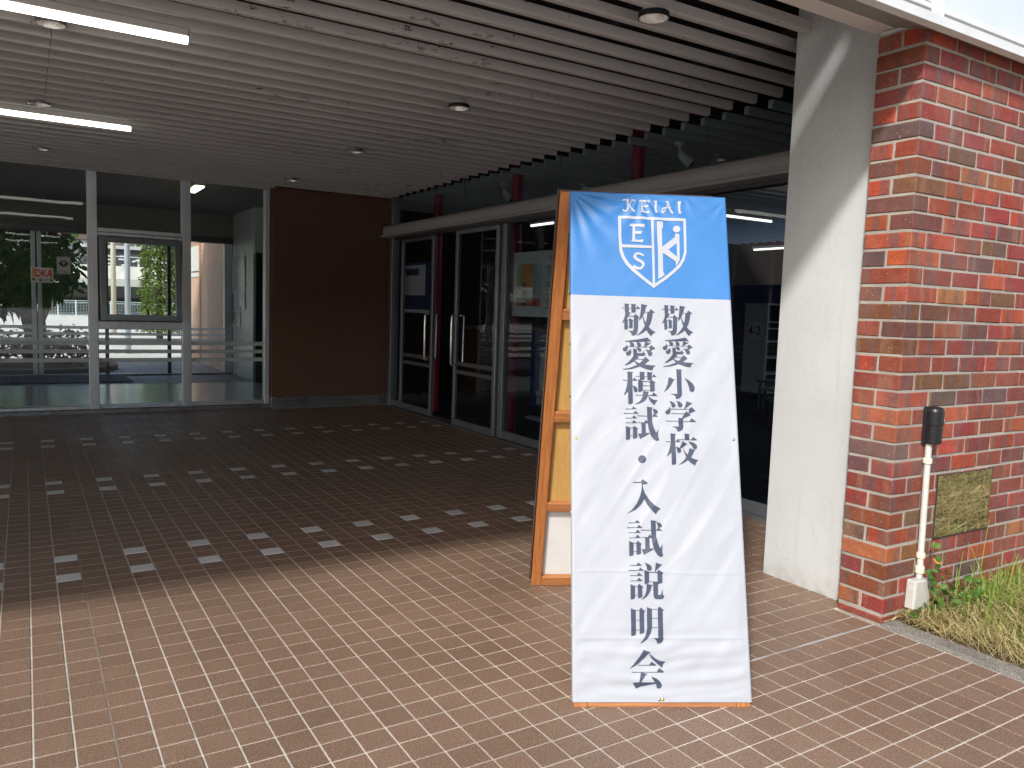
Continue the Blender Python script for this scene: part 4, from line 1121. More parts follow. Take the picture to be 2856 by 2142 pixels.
# the banner: one wrinkled vinyl sheet wrapped round the frame
def sstep(a, b_, x): t = max(0, min(1, (x - a) / (b_ - a))); return t * t * (3 - 2 * t)
def wr(u, v):
    z = .0014 * noise.noise((u * 4.5, v * 4.0, 7.7))
    q, al = u * .80 - v * .60, u * .60 + v * .80
    mid = sstep(.05, .25, v) * (1 - sstep(1.15, 1.42, v))
    r1 = 1 - abs(noise.noise((q * 11, al * 1.6, 3.1))) * 2.4
    z += .0014 * max(0, r1) ** 2 * mid * sstep(-.35, .25, noise.noise((u * 3, v * 2.3, 1.1)))
    z += .0011 * noise.noise((q * 26, al * 4.2, 9.4)) * (.4 + mid)
    # slack folds above the bottom rail
    low = 1 - sstep(.16, .30, v)
    sag = v + .018 * math.sin(u * 6.0 + .6) + .010 * noise.noise((u * 6, 0, 4.4))
    z += low * (.0010 * math.sin(sag * 78 + 2.2 * noise.noise((u * 4, v * 6, 8.8))) * sstep(.02, .06, v) + .0026 * noise.noise((u * 5, sag * 40, 2.2)))
    z += .0016 * math.exp(-((v - .212 - .006 * u) / .004) ** 2) + .0012 * math.exp(-((v - .425 - .003 * math.sin(u * 11)) / .003) ** 2)
    # pleats pulled from the fixings along the top edge
    for (pu, pv, rr, kk, am) in ((.0, 1.79, .34, 15, .0030), (.262, 1.795, .24, 13, .0026), (.58, 1.78, .16, 9, .0014), (.42, 1.80, .14, 9, .0010)):
        dx, dy = u - pu, v - pv; d = math.hypot(dx, dy)
        if d < rr: z += am * math.sin(math.atan2(dy, dx) * kk + 1.3 * pu * 9) * (1 - d / rr) ** 1.2 * sstep(.004, .05, d)
    edge = min(sstep(-.002, .03, u), sstep(-.002, .03, .581 - u), sstep(0, .02, v - .016), sstep(0, .012, 1.793 - v))
    return 1.55 * z * edge
UL, UR, VB, VT = -.003, .582, .0185, 1.7925
us = [(-9, 0)] + [(u, 1) for u in np.linspace(UL, UR, 100)] + [(9, 0)]
def vlist(a, c, n): return list(np.linspace(a, c, n))
def banner(name, va, vb, nv, mat, top):
    b = MB(); vs_ = vlist(va, vb, nv); rows = []
    for v in vs_:
        row = []
        for (u, f) in us:
            if f: vs = (u, v, wr(u, v) + .0012)
            else: vs = ((UL if u < 0 else UR), v, -.0305)
            row.append(vs)
        rows.append(row)
    if top: rows.append([(p[0], VT + .001, -.034) for p in rows[-1]])
    n = len(us); b.v = [p for r_ in rows for p in r_]
    b.f = [(j * n + i, j * n + i + 1, (j + 1) * n + i + 1, (j + 1) * n + i) for j in range(len(rows) - 1) for i in range(n - 1)]; b.m = [0] * len(b.f)
    return pb(b, name, mat, MF, smooth=True)
ban = banner('banner', VB, 1.3895, 300, MT['vinyl_white'], False)
banb = banner('banner_head', 1.3895, VT, 90, MT['vinyl_blue'], True)
# bottom hem drip edge
b = MB(); b.box(UL, UR, .0165, .0186, -.03, .0008); pb(b, 'hem', MT['vinyl_white'], MF)
GL = {
'kei':[[[1913,13619],[1991,13615],[2093,13605],[2057,13575],[2061,13339],[2043,13306],[2051,13290],[2145,13283],[2097,13263],[2060,13173],[1971,13040],[2006,13013],[2007,12679],[1963,12657],[1885,12651],[1883,12944],[1792,12889],[1845,12975],[1894,13090],[1933,13278],[1914,13306]],[[2148,13616],[2345,13601],[2305,13571],[2308,13315],[2267,13297],[2153,13292]],[[1811,13460],[1913,13460],[1913,13444],[1811,13443]],[[2054,13454],[2157,13454],[2156,13438],[2054,13438]],[[2306,13457],[2334,13456],[2379,13545],[2471,13439],[2306,13434]],[[2056,13160],[2236,13167],[2289,13245],[2439,13118],[2392,13095],[2379,12719],[2351,12565],[2311,12492],[2247,12446],[2145,12434],[2139,12510],[2086,12573],[2009,12602],[2173,12600],[2213,12649],[2241,13142],[2056,13143]],[[2006,13017],[2053,13019],[2089,13077],[2217,12989],[2185,12967],[2181,12725],[2062,12699],[2060,13005],[2006,13003]],[[2004,12763],[2063,12765],[2063,12753],[2004,12751]],[[2515,13620],[2748,13575],[2694,13540],[2637,13326],[2566,13178],[2530,13120],[2407,12980],[2452,13141],[2493,13370]],[[2633,13322],[2775,13325],[2853,13435],[3001,13321],[2920,13302],[2895,13124],[2838,12912],[2760,12772],[2847,12678],[3005,12578],[2906,12527],[2848,12430],[2765,12522],[2674,12652],[2578,12573],[2459,12497],[2303,12427],[2421,12527],[2534,12660],[2623,12804],[2573,12992],[2550,13153],[2566,13178],[2606,13041],[2659,12926],[2701,13085],[2729,13309],[2633,13308]]],
'ai':[[[1904,12227],[2353,12292],[2714,12371],[2850,12228],[2819,12219],[2757,12237],[2351,12206],[1903,12205]],[[2051,12207],[2094,12204],[2186,12163],[2228,12108],[2223,12076],[2183,12027],[2113,12025],[2079,12072],[2077,12136]],[[2308,12215],[2358,12208],[2443,12163],[2480,12108],[2464,12060],[2424,12035],[2370,12037],[2332,12072],[2329,12136]],[[2624,12225],[2829,12155],[2777,12134],[2603,12028],[2576,12024],[2606,12144]],[[1963,12096],[1981,12037],[1995,11966],[1978,11902],[1946,11861],[1900,11842],[1846,11854],[1808,11897],[1808,11936],[1840,11977],[1927,12027]],[[1981,12029],[2770,12026],[2840,12100],[2981,11975],[2928,11955],[2802,11883],[2767,11902],[2782,12012],[1981,12015]],[[2088,11937],[2110,11874],[2117,11803],[2091,11739],[2052,11702],[2005,11689],[1951,11707],[1921,11749],[1926,11797],[1961,11826],[2048,11880]],[[2181,11948],[2325,11935],[2316,11920],[2321,11797],[2465,11791],[2520,11807],[2572,11888],[2578,11809],[2623,11771],[2619,11731],[2563,11696],[2292,11691],[2391,11629],[2344,11620],[2312,11575],[2225,11506],[2178,11473],[2084,11415],[1974,11356],[1858,11333],[2023,11468],[2126,11590],[2203,11714],[2185,11757]],[[2303,11991],[2369,11992],[2438,11972],[2484,11925],[2475,11877],[2427,11846],[2381,11859],[2362,11898],[2329,11944]],[[2612,11939],[2767,11902],[2855,11833],[2865,11778],[2844,11722],[2784,11687],[2727,11714],[2709,11765],[2684,11844]],[[2301,11580],[2529,11574],[2621,11660],[2760,11525],[2709,11504],[2571,11382],[2663,11369],[2826,11354],[2973,11346],[2893,11289],[2848,11177],[2674,11204],[2544,11247],[2410,11306],[2266,11255],[2079,11202],[1809,11175],[1817,11196],[2018,11240],[2190,11308],[2315,11366],[2254,11428],[2209,11489],[2229,11506],[2302,11460],[2397,11420],[2457,11473],[2529,11558],[2300,11567]]],
'mo':[[[1961,11112],[2177,11089],[2130,11060],[2124,10623],[2128,9981],[2074,9945],[1967,9930],[1961,10397],[1883,10298],[1801,10230],[1861,10367],[1919,10555],[1962,10790]],[[1793,10801],[1962,10798],[1962,10778],[1793,10781]],[[2124,10810],[2147,10811],[2192,10898],[2305,10792],[2277,10779],[2124,10785]],[[2127,10607],[2211,10579],[2279,10526],[2308,10457],[2299,10410],[2268,10378],[2222,10371],[2184,10392],[2171,10430],[2163,10507],[2134,10577]],[[2393,11111],[2602,11097],[2554,11065],[2558,10845],[2494,10820],[2394,10814]],[[2664,11111],[2868,11093],[2825,11068],[2823,10845],[2756,10826],[2664,10821]],[[2243,10954],[2393,10952],[2393,10938],[2243,10938]],[[2555,10949],[2667,10948],[2667,10935],[2555,10935]],[[2822,10951],[2845,10951],[2890,11039],[2995,10944],[2821,10935]],[[2329,10839],[2409,10814],[2497,10773],[2489,10454],[2429,10398],[2333,10376]],[[2497,10775],[2740,10772],[2807,10837],[2956,10731],[2915,10707],[2915,10438],[2837,10409],[2752,10403],[2747,10757],[2496,10754]],[[2493,10624],[2751,10617],[2750,10603],[2492,10603]],[[2489,10463],[2750,10461],[2750,10449],[2488,10445]],[[2499,10415],[2714,10394],[2675,10374],[2660,10249],[2607,10140],[2528,10053],[2396,9980],[2204,9929],[2200,9944],[2336,10017],[2414,10096],[2471,10213],[2489,10307]],[[2231,10278],[2488,10273],[2487,10259],[2230,10257]],[[2660,10271],[2795,10272],[2867,10375],[3002,10266],[2979,10251],[2660,10253]],[[2679,10254],[2746,10174],[2860,10115],[3012,10092],[2934,10032],[2889,9921],[2795,9998],[2728,10081],[2692,10165]]],
'sho':[[[3713,11245],[3923,11224],[3883,11195],[3880,10385],[3869,10291],[3816,10212],[3737,10171],[3664,10163],[3647,10246],[3595,10303],[3466,10346],[3589,10342],[3709,10345],[3714,10396]],[[3435,10947],[3646,10858],[3602,10838],[3499,10647],[3394,10519],[3240,10402],[3318,10541],[3385,10699]],[[3997,10923],[4142,10845],[4255,10758],[4328,10646],[4347,10569],[4329,10490],[4297,10450],[4250,10429],[4203,10440],[4166,10466],[4140,10602],[4085,10773]]],
'gaku':[[[3422,10079],[3495,10069],[3570,10025],[3622,9972],[3634,9926],[3611,9879],[3564,9851],[3518,9858],[3488,9888],[3480,9969]],[[3677,10101],[3787,10062],[3862,10002],[3885,9948],[3870,9901],[3834,9870],[3787,9859],[3742,9879],[3722,9913],[3716,10006]],[[4031,10087],[4244,10008],[4193,9995],[3967,9819],[3947,9799],[3928,9801],[3983,9935]],[[3411,9882],[3432,9821],[3450,9760],[3439,9683],[3411,9632],[3348,9604],[3295,9618],[3260,9663],[3263,9701],[3299,9737],[3378,9789]],[[3436,9809],[4113,9806],[4191,9886],[4339,9750],[4291,9731],[4114,9647],[4084,9660],[4112,9788],[3435,9790]],[[3473,9649],[3930,9649],[4013,9724],[4162,9587],[4107,9572],[3904,9479],[3915,9460],[3876,9448],[3882,9195],[3863,9104],[3812,9049],[3749,9017],[3663,9004],[3652,9083],[3608,9136],[3476,9174],[3717,9173],[3716,9482],[3843,9478],[3929,9626],[3472,9633]],[[3265,9378],[3712,9373],[3712,9358],[3264,9360]],[[3873,9371],[4103,9373],[4185,9482],[4338,9367],[4314,9353],[3873,9354]]],
'kou':[[[3419,8938],[3617,8912],[3574,8888],[3575,8476],[3583,7883],[3530,7852],[3428,7839],[3425,8277],[3345,8185],[3255,8116],[3316,8245],[3375,8426],[3420,8631]],[[3254,8650],[3421,8646],[3420,8631],[3253,8631]],[[3573,8646],[3596,8648],[3653,8742],[3767,8639],[3572,8630]],[[3575,8476],[3650,8455],[3714,8426],[3761,8374],[3775,8329],[3750,8280],[3704,8259],[3658,8267],[3633,8304],[3620,8371],[3592,8438]],[[3913,8934],[4111,8913],[4070,8888],[4075,8721],[3915,8717]],[[3667,8731],[4148,8729],[4217,8829],[4354,8721],[4331,8710],[3697,8714]],[[3829,8670],[4004,8568],[3958,8552],[3872,8482],[3743,8404],[3717,8422],[3783,8548]],[[4038,8656],[4145,8647],[4258,8604],[4324,8545],[4346,8485],[4327,8432],[4280,8399],[4234,8403],[4201,8429],[4162,8511]],[[3843,8417],[3858,8414],[3911,8302],[3990,8202],[4032,8297],[4071,8430],[4282,8367],[4270,8355],[4240,8347],[4181,8225],[4105,8111],[4205,8061],[4367,8019],[4292,7957],[4241,7829],[4108,7916],[3998,8019],[3905,7950],[3804,7895],[3647,7832],[3767,7917],[3869,8016],[3941,8115],[3893,8242]]],
'setsu':[[[1911,4461],[2121,4464],[2180,4557],[2305,4457],[2296,4446],[1910,4442]],[[1844,4300],[2183,4302],[2246,4392],[2364,4295],[2358,4285],[1844,4279]],[[1903,4133],[2131,4136],[2187,4224],[2312,4125],[2305,4115],[1903,4112]],[[1907,3963],[2127,3966],[2190,4057],[2312,3962],[2305,3949],[1906,3943]],[[1904,3849],[2053,3786],[2053,3414],[1999,3372],[1902,3355]],[[2053,3786],[2144,3787],[2192,3863],[2341,3756],[2300,3732],[2298,3441],[2235,3411],[2148,3402],[2148,3768],[2052,3767]],[[2053,3507],[2150,3508],[2150,3496],[2053,3495]],[[2404,4554],[2517,4510],[2595,4461],[2637,4389],[2631,4339],[2590,4296],[2546,4283],[2503,4299],[2473,4324],[2462,4413]],[[2778,4551],[3009,4482],[2956,4469],[2752,4264],[2728,4251],[2756,4399]],[[2380,4315],[2536,4252],[2536,3909],[2473,3867],[2381,3854]],[[2536,4249],[2817,4252],[2863,4324],[3027,4215],[2986,4191],[2984,3910],[2911,3876],[2834,3866],[2821,3516],[2900,3508],[2927,3546],[2976,3705],[2979,3522],[3026,3489],[3024,3439],[2974,3389],[2896,3373],[2756,3374],[2696,3403],[2672,3486],[2667,3928],[2541,3926],[2541,3939],[2824,3942],[2819,4233],[2536,4230]],[[2451,3863],[2664,3819],[2616,3797],[2581,3660],[2517,3542],[2436,3450],[2339,3383],[2260,3353],[2340,3441],[2404,3541],[2437,3658]]],
'nyu':[[[2066,7233],[2341,7231],[2400,7332],[2575,7205],[2530,7166],[2395,7146],[2412,7027],[2471,6853],[2617,6632],[2790,6449],[3002,6334],[2898,6270],[2826,6148],[2684,6286],[2549,6457],[2446,6661],[2335,6478],[2154,6303],[1835,6155],[2002,6275],[2184,6501],[2304,6751],[2357,6976],[2371,7201],[2066,7208]]],
'shi':[[[1887,5864],[2105,5864],[2170,5954],[2289,5857],[1886,5839]],[[1826,5704],[2165,5706],[2232,5790],[2355,5697],[1825,5677]],[[1885,5534],[2110,5535],[2175,5626],[2296,5530],[1884,5512]],[[1886,5366],[2106,5367],[2174,5456],[2297,5362],[1886,5345]],[[1889,5253],[2040,5187],[2038,4803],[1993,4771],[1893,4753]],[[2040,5189],[2140,5188],[2179,5264],[2329,5154],[2286,5132],[2289,4847],[2218,4813],[2138,4800],[2139,5171],[2039,5172]],[[2038,4914],[2141,4915],[2140,4898],[2038,4897]],[[2301,5630],[2648,5626],[2647,5608],[2300,5611]],[[2811,5625],[2831,5631],[2889,5710],[3030,5612],[3004,5604],[2811,5606]],[[2837,5890],[2974,5860],[3028,5788],[3008,5731],[2957,5706],[2889,5710],[2872,5798]],[[2644,5951],[2858,5925],[2811,5895],[2815,5430],[2859,5212],[2941,5020],[3023,5166],[3003,4912],[3034,4792],[3003,4755],[2940,4742],[2842,4801],[2746,4945],[2678,5186],[2653,5453]],[[2320,5385],[2533,5383],[2598,5481],[2655,5428],[2663,5368],[2583,5364],[2585,5015],[2736,5017],[2545,4894],[2443,4844],[2385,4796],[2310,4983],[2435,4994],[2440,5367],[2319,5370]]],
'mei':[[[1900,3080],[2062,3015],[2057,2254],[2005,2218],[1901,2197]],[[2062,3019],[2174,3015],[2233,3102],[2386,2980],[2341,2955],[2335,2317],[2264,2280],[2181,2270],[2186,3003],[2062,3002]],[[2060,2709],[2184,2710],[2184,2695],[2060,2695]],[[2058,2398],[2182,2399],[2182,2384],[2058,2384]],[[2439,3121],[2601,3056],[2594,2502],[2549,2306],[2441,2135],[2309,2025],[2174,1963],[2285,2085],[2379,2232],[2426,2452]],[[2601,3056],[2792,3052],[2844,3144],[3007,3027],[2959,2997],[2958,2125],[2929,2028],[2863,1984],[2751,1966],[2731,2059],[2686,2112],[2602,2148],[2790,2142],[2799,3040],[2601,3039]],[[2596,2770],[2796,2769],[2796,2754],[2596,2755]],[[2593,2482],[2795,2481],[2795,2466],[2593,2468]]],
'kai':[[[2290,1775],[2532,1699],[2449,1662],[2322,1529],[2112,1336],[1827,1180],[2011,1384],[2169,1577]],[[2454,1670],[2681,1507],[2833,1430],[3015,1407],[2933,1339],[2896,1214],[2728,1350],[2553,1506]],[[2093,1303],[2470,1304],[2555,1410],[2706,1300],[2675,1285],[2093,1286]],[[1884,1089],[2707,1089],[2796,1214],[2959,1095],[2925,1075],[1884,1072]],[[2190,1078],[2416,1026],[2347,1002],[2175,776],[2634,772],[2511,955],[2689,896],[2813,789],[2867,694],[2846,618],[2769,580],[2693,610],[2676,729],[2479,705],[2171,640],[2017,579],[1907,763],[2124,775]]],
'dot':[[[2539,8018],[2534,7983],[2519,7950],[2497,7922],[2468,7900],[2435,7886],[2400,7881],[2365,7885],[2333,7897],[2305,7918],[2285,7945],[2272,7978],[2268,8012],[2274,8047],[2288,8080],[2310,8108],[2339,8130],[2372,8144],[2407,8150],[2442,8146],[2474,8133],[2502,8112],[2523,8085],[2536,8053]]],
'shield':[[[1739,17024],[4274,16996],[4167,16882],[1853,16915]],[[4274,16996],[4257,15946],[4161,15943],[4167,16882]],[[4257,15946],[4246,15641],[4151,15668],[4161,15943]],[[4246,15641],[4163,15364],[4078,15422],[4151,15668]],[[4163,15364],[4023,15117],[3939,15189],[4078,15422]],[[4023,15117],[3813,14898],[3729,14970],[3939,15189]],[[3813,14898],[3517,14632],[3433,14718],[3729,14970]],[[3517,14632],[2989,14233],[2993,14373],[3433,14718]],[[2989,14233],[2541,14580],[2601,14687],[2993,14373]],[[2541,14580],[2232,14837],[2321,14946],[2601,14687]],[[2232,14837],[1981,15098],[2097,15177],[2321,14946]],[[1981,15098],[1843,15363],[1944,15428],[2097,15177]],[[1843,15363],[1762,15632],[1867,15697],[1944,15428]],[[1762,15632],[1729,16209],[1839,16213],[1867,15697]],[[1729,16209],[1739,17024],[1853,16915],[1839,16213]],[[2969,16895],[3057,16893],[3042,14405],[2993,14364],[2951,14401]],[[1842,15890],[2955,15878],[2955,15771],[1848,15772]]],
'crestE':[[[2119,16609],[2217,16727],[2734,16718],[2693,16572],[2519,16610],[2375,16620],[2362,16435],[2631,16437],[2570,16315],[2359,16327],[2348,16097],[2492,16082],[2675,16111],[2620,15986],[2403,16008],[2187,16014],[2246,16078],[2273,16600],[2215,16622]]],
'crestS':[[[2674,15517],[2634,15431],[2507,15505],[2406,15507],[2376,15445],[2403,15392],[2587,15287],[2677,15200],[2683,15110],[2623,15002],[2550,14934],[2463,14912],[2349,14938],[2222,15002],[2273,15115],[2381,15053],[2480,15012],[2553,15045],[2577,15121],[2542,15180],[2357,15278],[2273,15365],[2267,15471],[2335,15564],[2437,15605],[2537,15578]]],
'crestK':[[[3174,16833],[3408,16840],[3401,16602],[3352,16523],[3348,15848],[3838,16251],[3842,16383],[4003,16381],[3983,15357],[3843,15095],[3833,15291],[3361,15611],[3352,14880],[3411,14747],[3165,14583],[3184,15781]]],
'crestdot':[[[4047,16568],[4041,16532],[4026,16499],[4003,16470],[3973,16447],[3939,16432],[3902,16426],[3866,16429],[3833,16441],[3804,16461],[3783,16489],[3770,16521],[3767,16556],[3773,16591],[3788,16624],[3811,16654],[3841,16677],[3875,16692],[3912,16698],[3948,16695],[3981,16683],[4010,16662],[4031,16635],[4044,16603]]],
'crestDelta':[[[3576,15742],[3887,16008],[3886,15481]]],
'wK':[[[1911,17628],[1955,17712],[2171,17705],[2145,17636],[2145,17467],[2253,17700],[2399,17693],[2363,17600],[2301,17630],[2245,17589],[2223,17523],[2205,17444],[2245,17342],[2401,17226],[2351,17163],[2266,17200],[2209,17327],[2156,17416],[2148,17337],[2110,17245],[2048,17180],[1975,17187],[1894,17233],[1935,17296],[1982,17252],[2049,17249],[2072,17321],[2069,17626],[2009,17643]]],
'wE':[[[2519,17595],[2570,17688],[2955,17689],[2927,17578],[2836,17609],[2700,17609],[2697,17485],[2796,17468],[2894,17481],[2855,17395],[2691,17407],[2691,17271],[2778,17242],[2918,17252],[2885,17163],[2776,17161],[2655,17179],[2564,17187],[2608,17241],[2617,17605],[2580,17614]]],
'wI':[[[3071,17613],[3113,17680],[3244,17680],[3203,17612],[3185,17332],[3206,17287],[3247,17244],[3171,17162],[3130,17200],[3110,17276],[3123,17609]]],
'wA':[[[3531,17627],[3566,17675],[3627,17680],[3666,17549],[3711,17436],[3742,17432],[3716,17388],[3755,17292],[3826,17217],[3769,17147],[3715,17186],[3669,17275],[3642,17372],[3550,17377],[3510,17281],[3459,17201],[3403,17170],[3356,17223],[3358,17294],[3404,17380],[3478,17420],[3540,17426],[3601,17611],[3564,17616]]],
'wII':[[[3958,17607],[4001,17675],[4130,17674],[4091,17600],[4073,17345],[4088,17281],[4126,17233],[4056,17156],[4015,17193],[3993,17277],[4008,17597]]],
'wAh':[[[3576,17427],[3600,17504],[3631,17430]],[[3401,17289],[3445,17346],[3501,17356],[3468,17292],[3424,17258],[3402,17263]]],
}
def glyph(name, keys, mat, parent, box=None, lift=.0019):
    """printed strokes cut as thin vinyl pieces lying on the banner; box = (u0,u1,v0,v1) in 0.1 mm"""
    polys = [p for k in keys for p in GL[k]]
    u0 = min(c[0] for p in polys for c in p); u1 = max(c[0] for p in polys for c in p)
    v0 = min(c[1] for p in polys for c in p); v1 = max(c[1] for p in polys for c in p)
    bm = bmesh.new()
    for n_, p in enumerate(polys):
        pts = []
        for (u, v) in p:
            if box: u = box[0] + (u - u0) / (u1 - u0) * (box[1] - box[0]); v = box[2] + (v - v0) / (v1 - v0) * (box[3] - box[2])
            q = (u * 1e-4, v * 1e-4)
            if not pts or math.hypot(q[0] - pts[-1][0], q[1] - pts[-1][1]) > 1e-5: pts.append(q)
        if math.hypot(pts[0][0] - pts[-1][0], pts[0][1] - pts[-1][1]) < 1e-5: pts.pop()
        ar = sum(pts[i][0] * pts[(i + 1) % len(pts)][1] - pts[(i + 1) % len(pts)][0] * pts[i][1] for i in range(len(pts)))
        if ar < 0: pts.reverse()
        vs = [bm.verts.new((u, v, n_ * .00004)) for u, v in pts]
        f = bm.faces.new(vs); f.normal_update()
        bmesh.ops.triangulate(bm, faces=[f], ngon_method='EAR_CLIP')
    for _ in range(4):
        el = [e for e in bm.edges if e.calc_length() > .009]
        if not el: break
        bmesh.ops.subdivide_edges(bm, edges=el, cuts=1)
        bmesh.ops.triangulate(bm, faces=[f for f in bm.faces if len(f.verts) > 3])
    for v in bm.verts: v.co.z = wr(v.co.x, v.co.y) + .0012 + lift + v.co.z
    me = D.meshes.new(name); bm.to_mesh(me); bm.free(); me.materials.append(mat)
    me.polygons.foreach_set('use_smooth', [True] * len(me.polygons))
    o = D.objects.new(name, me); link(o, parent); o.matrix_parent_inverse = Matrix.Identity(4)
    return o
for k, bx in (('kei', None), ('ai', None), ('mo', None), ('shi', (1789, 3011, 8660, 9860)), ('dot', None), ('nyu', None), ('shi', None), ('setsu', None), ('mei', None), ('kai', None),
              ('kei', (3242, 4376, 12474, 13611)), ('ai', (3245, 4340, 11318, 12418)), ('sho', None), ('gaku', None), ('kou', None)):
    glyph('character', [k], MT['ink'], ban, bx)
glyph('shield_crest', ['shield', 'crestE', 'crestS', 'crestK', 'crestdot'], MT['ink_white'], banb)
glyph('crest_counter', ['crestDelta'], MT['vinyl_blue'], banb, None, .003)
for k in ('wK', 'wE', 'wI', 'wA', 'wII'): glyph('letter', [k], MT['ink_white'], banb)
glyph('letter_counter', ['wAh'], MT['vinyl_blue'], banb, None, .003)
# tacks and staples
for (u, v, mt_, rr) in ((.0128, .870, 'brass', .0052), (.5665, .877, 'steel', .0055), (.2772, .0245, 'steel', .0055), (.2885, .0255, 'brass', .0055), (.572, 1.772, 'steel', .003)):
    b = MB(); zz = wr(u, v) + .0012
    b.lathe([(.0001, .0022), (rr * .6, .0018), (rr, .0004), (rr, -.0005)], (u, v, zz), 16); pb(b, 'tack', MT[mt_], MF, smooth=True)
for v in (.25, .62, 1.02, 1.21, 1.40, 1.63):
    b = MB(); b.tube([(UL - .0002, v, -.020), (UL - .003, v, -.020)], .0042, 10); pb(b, 'screw', MT['chrome'] if v < .9 else MT['rubber'], MF)

# ================================================================== THINGS ON THE BRICK WALL
yw = CY0
sn = empty('photo_sensor', (3.245, yw, .757), 'black rounded sensor box on the brick wall at the top of the conduit', 'sensor')
b = MB(); lv = [(.757, .90), (.760, .94), (.836, .955), (.8385, 1.03), (.8505, 1.03), (.853, .985), (.893, .98), (.905, .90), (.911, .70), (.9125, .45)]
for i, (z, s_) in enumerate(lv):
    for k in range(17):
        a = math.pi + math.pi * k / 16
        b.v.append((3.245 + .040 * s_ * math.copysign(abs(math.cos(a)) ** .75, math.cos(a)), yw - .010 - .052 * s_ * abs(math.sin(a)) ** .8, z))
for i in range(len(lv) - 1):
    for k in range(16): b.f.append((i * 17 + k, i * 17 + k + 1, (i + 1) * 17 + k + 1, (i + 1) * 17 + k))
b.f.append(tuple(range(17))[::-1]); b.f.append(tuple((len(lv) - 1) * 17 + k for k in range(17))); b.m = [0] * len(b.f)
b.build('cover', MT['black'], sn, smooth=False)
b = MB(); b.box(3.203, 3.287, yw - .012, yw - .001, .752, .912, .003); b.build('back_plate', MT['black'], sn)
b = MB(); b.box(3.274, 3.281, yw - .052, yw - .040, .8525, .858, .001); b.build('white_mark', MT['paper'], sn)
cd = empty('conduit', (3.238, yw - .018, .2), 'ribbed ivory conduit running down the brick wall from the black sensor', 'pipe')
pr = []
z = .172
while z < .757: pr += [(.0122, z), (.0138, z + .0014), (.0138, z + .0032), (.0122, z + .0046)]; z += .0054
b = MB(); b.lathe(pr, (3.238, yw - .018, 0), 12)
b.v = [(x + (.46 - z_) * .018, y, z_) for x, y, z_ in b.v]; b.build('ribbed_pipe', MT['conduit'], cd, smooth=True)
for z_, rr, hh in ((.672, .0185, .022), (.262, .0185, .022), (.196, .019, .03)):
    b = MB(); b.lathe([(.001, 0), (rr, 0), (rr, hh * .75), (rr * .88, hh), (.001, hh)], (3.238 + (.46 - z_) * .018, yw - .018, z_), 16); b.build('coupling', simple('cream_plastic', (.68, .62, .46), .5), cd)
jb = empty('junction_box', (3.228, yw - .02, .04), 'pale grey junction box at the foot of the conduit, half hidden by weeds', 'junction box')
RJ = Matrix.Translation((3.228, 0, .108)) @ Matrix.Rotation(math.radians(2.5), 4, 'Y') @ Matrix.Translation((-3.228, 0, -.108))
b = MB(); b.box(3.172, 3.285, yw - .046, yw - .002, .045, .172, .006, RJ); b.build('box_body', MT['jbox'], jb)
b = MB(); b.box(3.176, 3.281, yw - .050, yw - .0465, .049, .168, .002, RJ); b.build('box_lid', MT['jbox'], jb)
b = MB(); b.tube([(3.1715, yw - .026, .140), (3.1703, yw - .026, .140)], .0135, 18); b.build('knockout', simple('knockout_grey', (.52, .51, .47), .6), jb)
b = MB(); b.tube([(3.195, yw - .022, .047), (3.194, yw - .022, .004)], .015, 14); b.tube([(3.195, yw - .022, .030), (3.194, yw - .022, .012)], .019, 8); b.build('cable_gland', simple('cream_gland', (.62, .52, .33), .5), jb)
mp = empty('mirror_plate', (3.57, yw - .004, .33), 'square mirror steel plate set in the brickwork, reflecting dry grass', 'wall plate')
b = MB(); b.box(3.353, 3.787, yw - .0050, yw - .0012, .327, .603, .001); b.build('plate', MT['mirror'], mp)
b = MB(); b.box(3.349, 3.3527, yw - .0052, yw - .001, .324, .606); b.box(3.353, 3.79, yw - .0052, yw - .001, .3235, .3267); b.box(3.7873, 3.790, yw - .0052, yw - .001, .327, .606); b.box(3.353, 3.79, yw - .0052, yw - .001, .6033, .606); b.build('rim', MT['alu_dark'], mp)

# ================================================================== GRASS, STRAW, WEEDS
def gz(x, y): return -.02 + .03 * noise.noise((x * 2.2, y * 2.2, 0)) + .015 * min(1, max(0, (x - 3.09) / .8))
def ribbons(n, fx, fy, ang, ln, wd, lift, curl, seed, upright=False, seg=4):
    r = np.random.default_rng(seed); b = MB()
    for _ in range(n):
        x, y = fx(r), fy(r); a = ang(r, x, y); L = ln(r); w_ = wd * r.uniform(.6, 1.25)
        z0 = gz(x, y) + (.0 if upright else r.uniform(.004, .06) * lift)
        d = np.array((math.cos(a), math.sin(a))); cv = r.normal() * curl; p = np.array((x, y)); vs = []
        tilt = abs(r.normal()) * .35
        for k in range(seg + 1):
            t = k / seg
            if upright:
                h = L * (t - .25 * tilt * t * t); of = L * tilt * t * t
                c = np.array((p[0] + d[0] * of, p[1] + d[1] * of)); z = z0 + h
            else:
                aa = a + cv * (t - .5); c = p + np.array((math.cos(aa), math.sin(aa))) * L * (t - .5)
                z = z0 + lift * .05 * math.sin(math.pi * t) * r.uniform(.5, 1) - .02 * t * (1 if r.random() < .3 else 0)
                if c[0] < 3.10: z = max(z, .012)
            ww = w_ * (1 - .75 * t if upright else math.sin(math.pi * min(.97, max(.06, t))) ** .5)
            s_ = np.array((-d[1], d[0])) * ww * .5
            vs += [(c[0] + s_[0], c[1] + s_[1], z), (c[0] - s_[0], c[1] - s_[1], z + (.0006 if not upright else 0))]
        if any(v[1] > CY0 - .004 for v in vs):
            vs = [(v[0], min(v[1], CY0 - .004 - .01 * r.random()), v[2]) for v in vs]
        b.add(vs, [(2 * k, 2 * k + 1, 2 * k + 3, 2 * k + 2) for k in range(seg)])
    return b
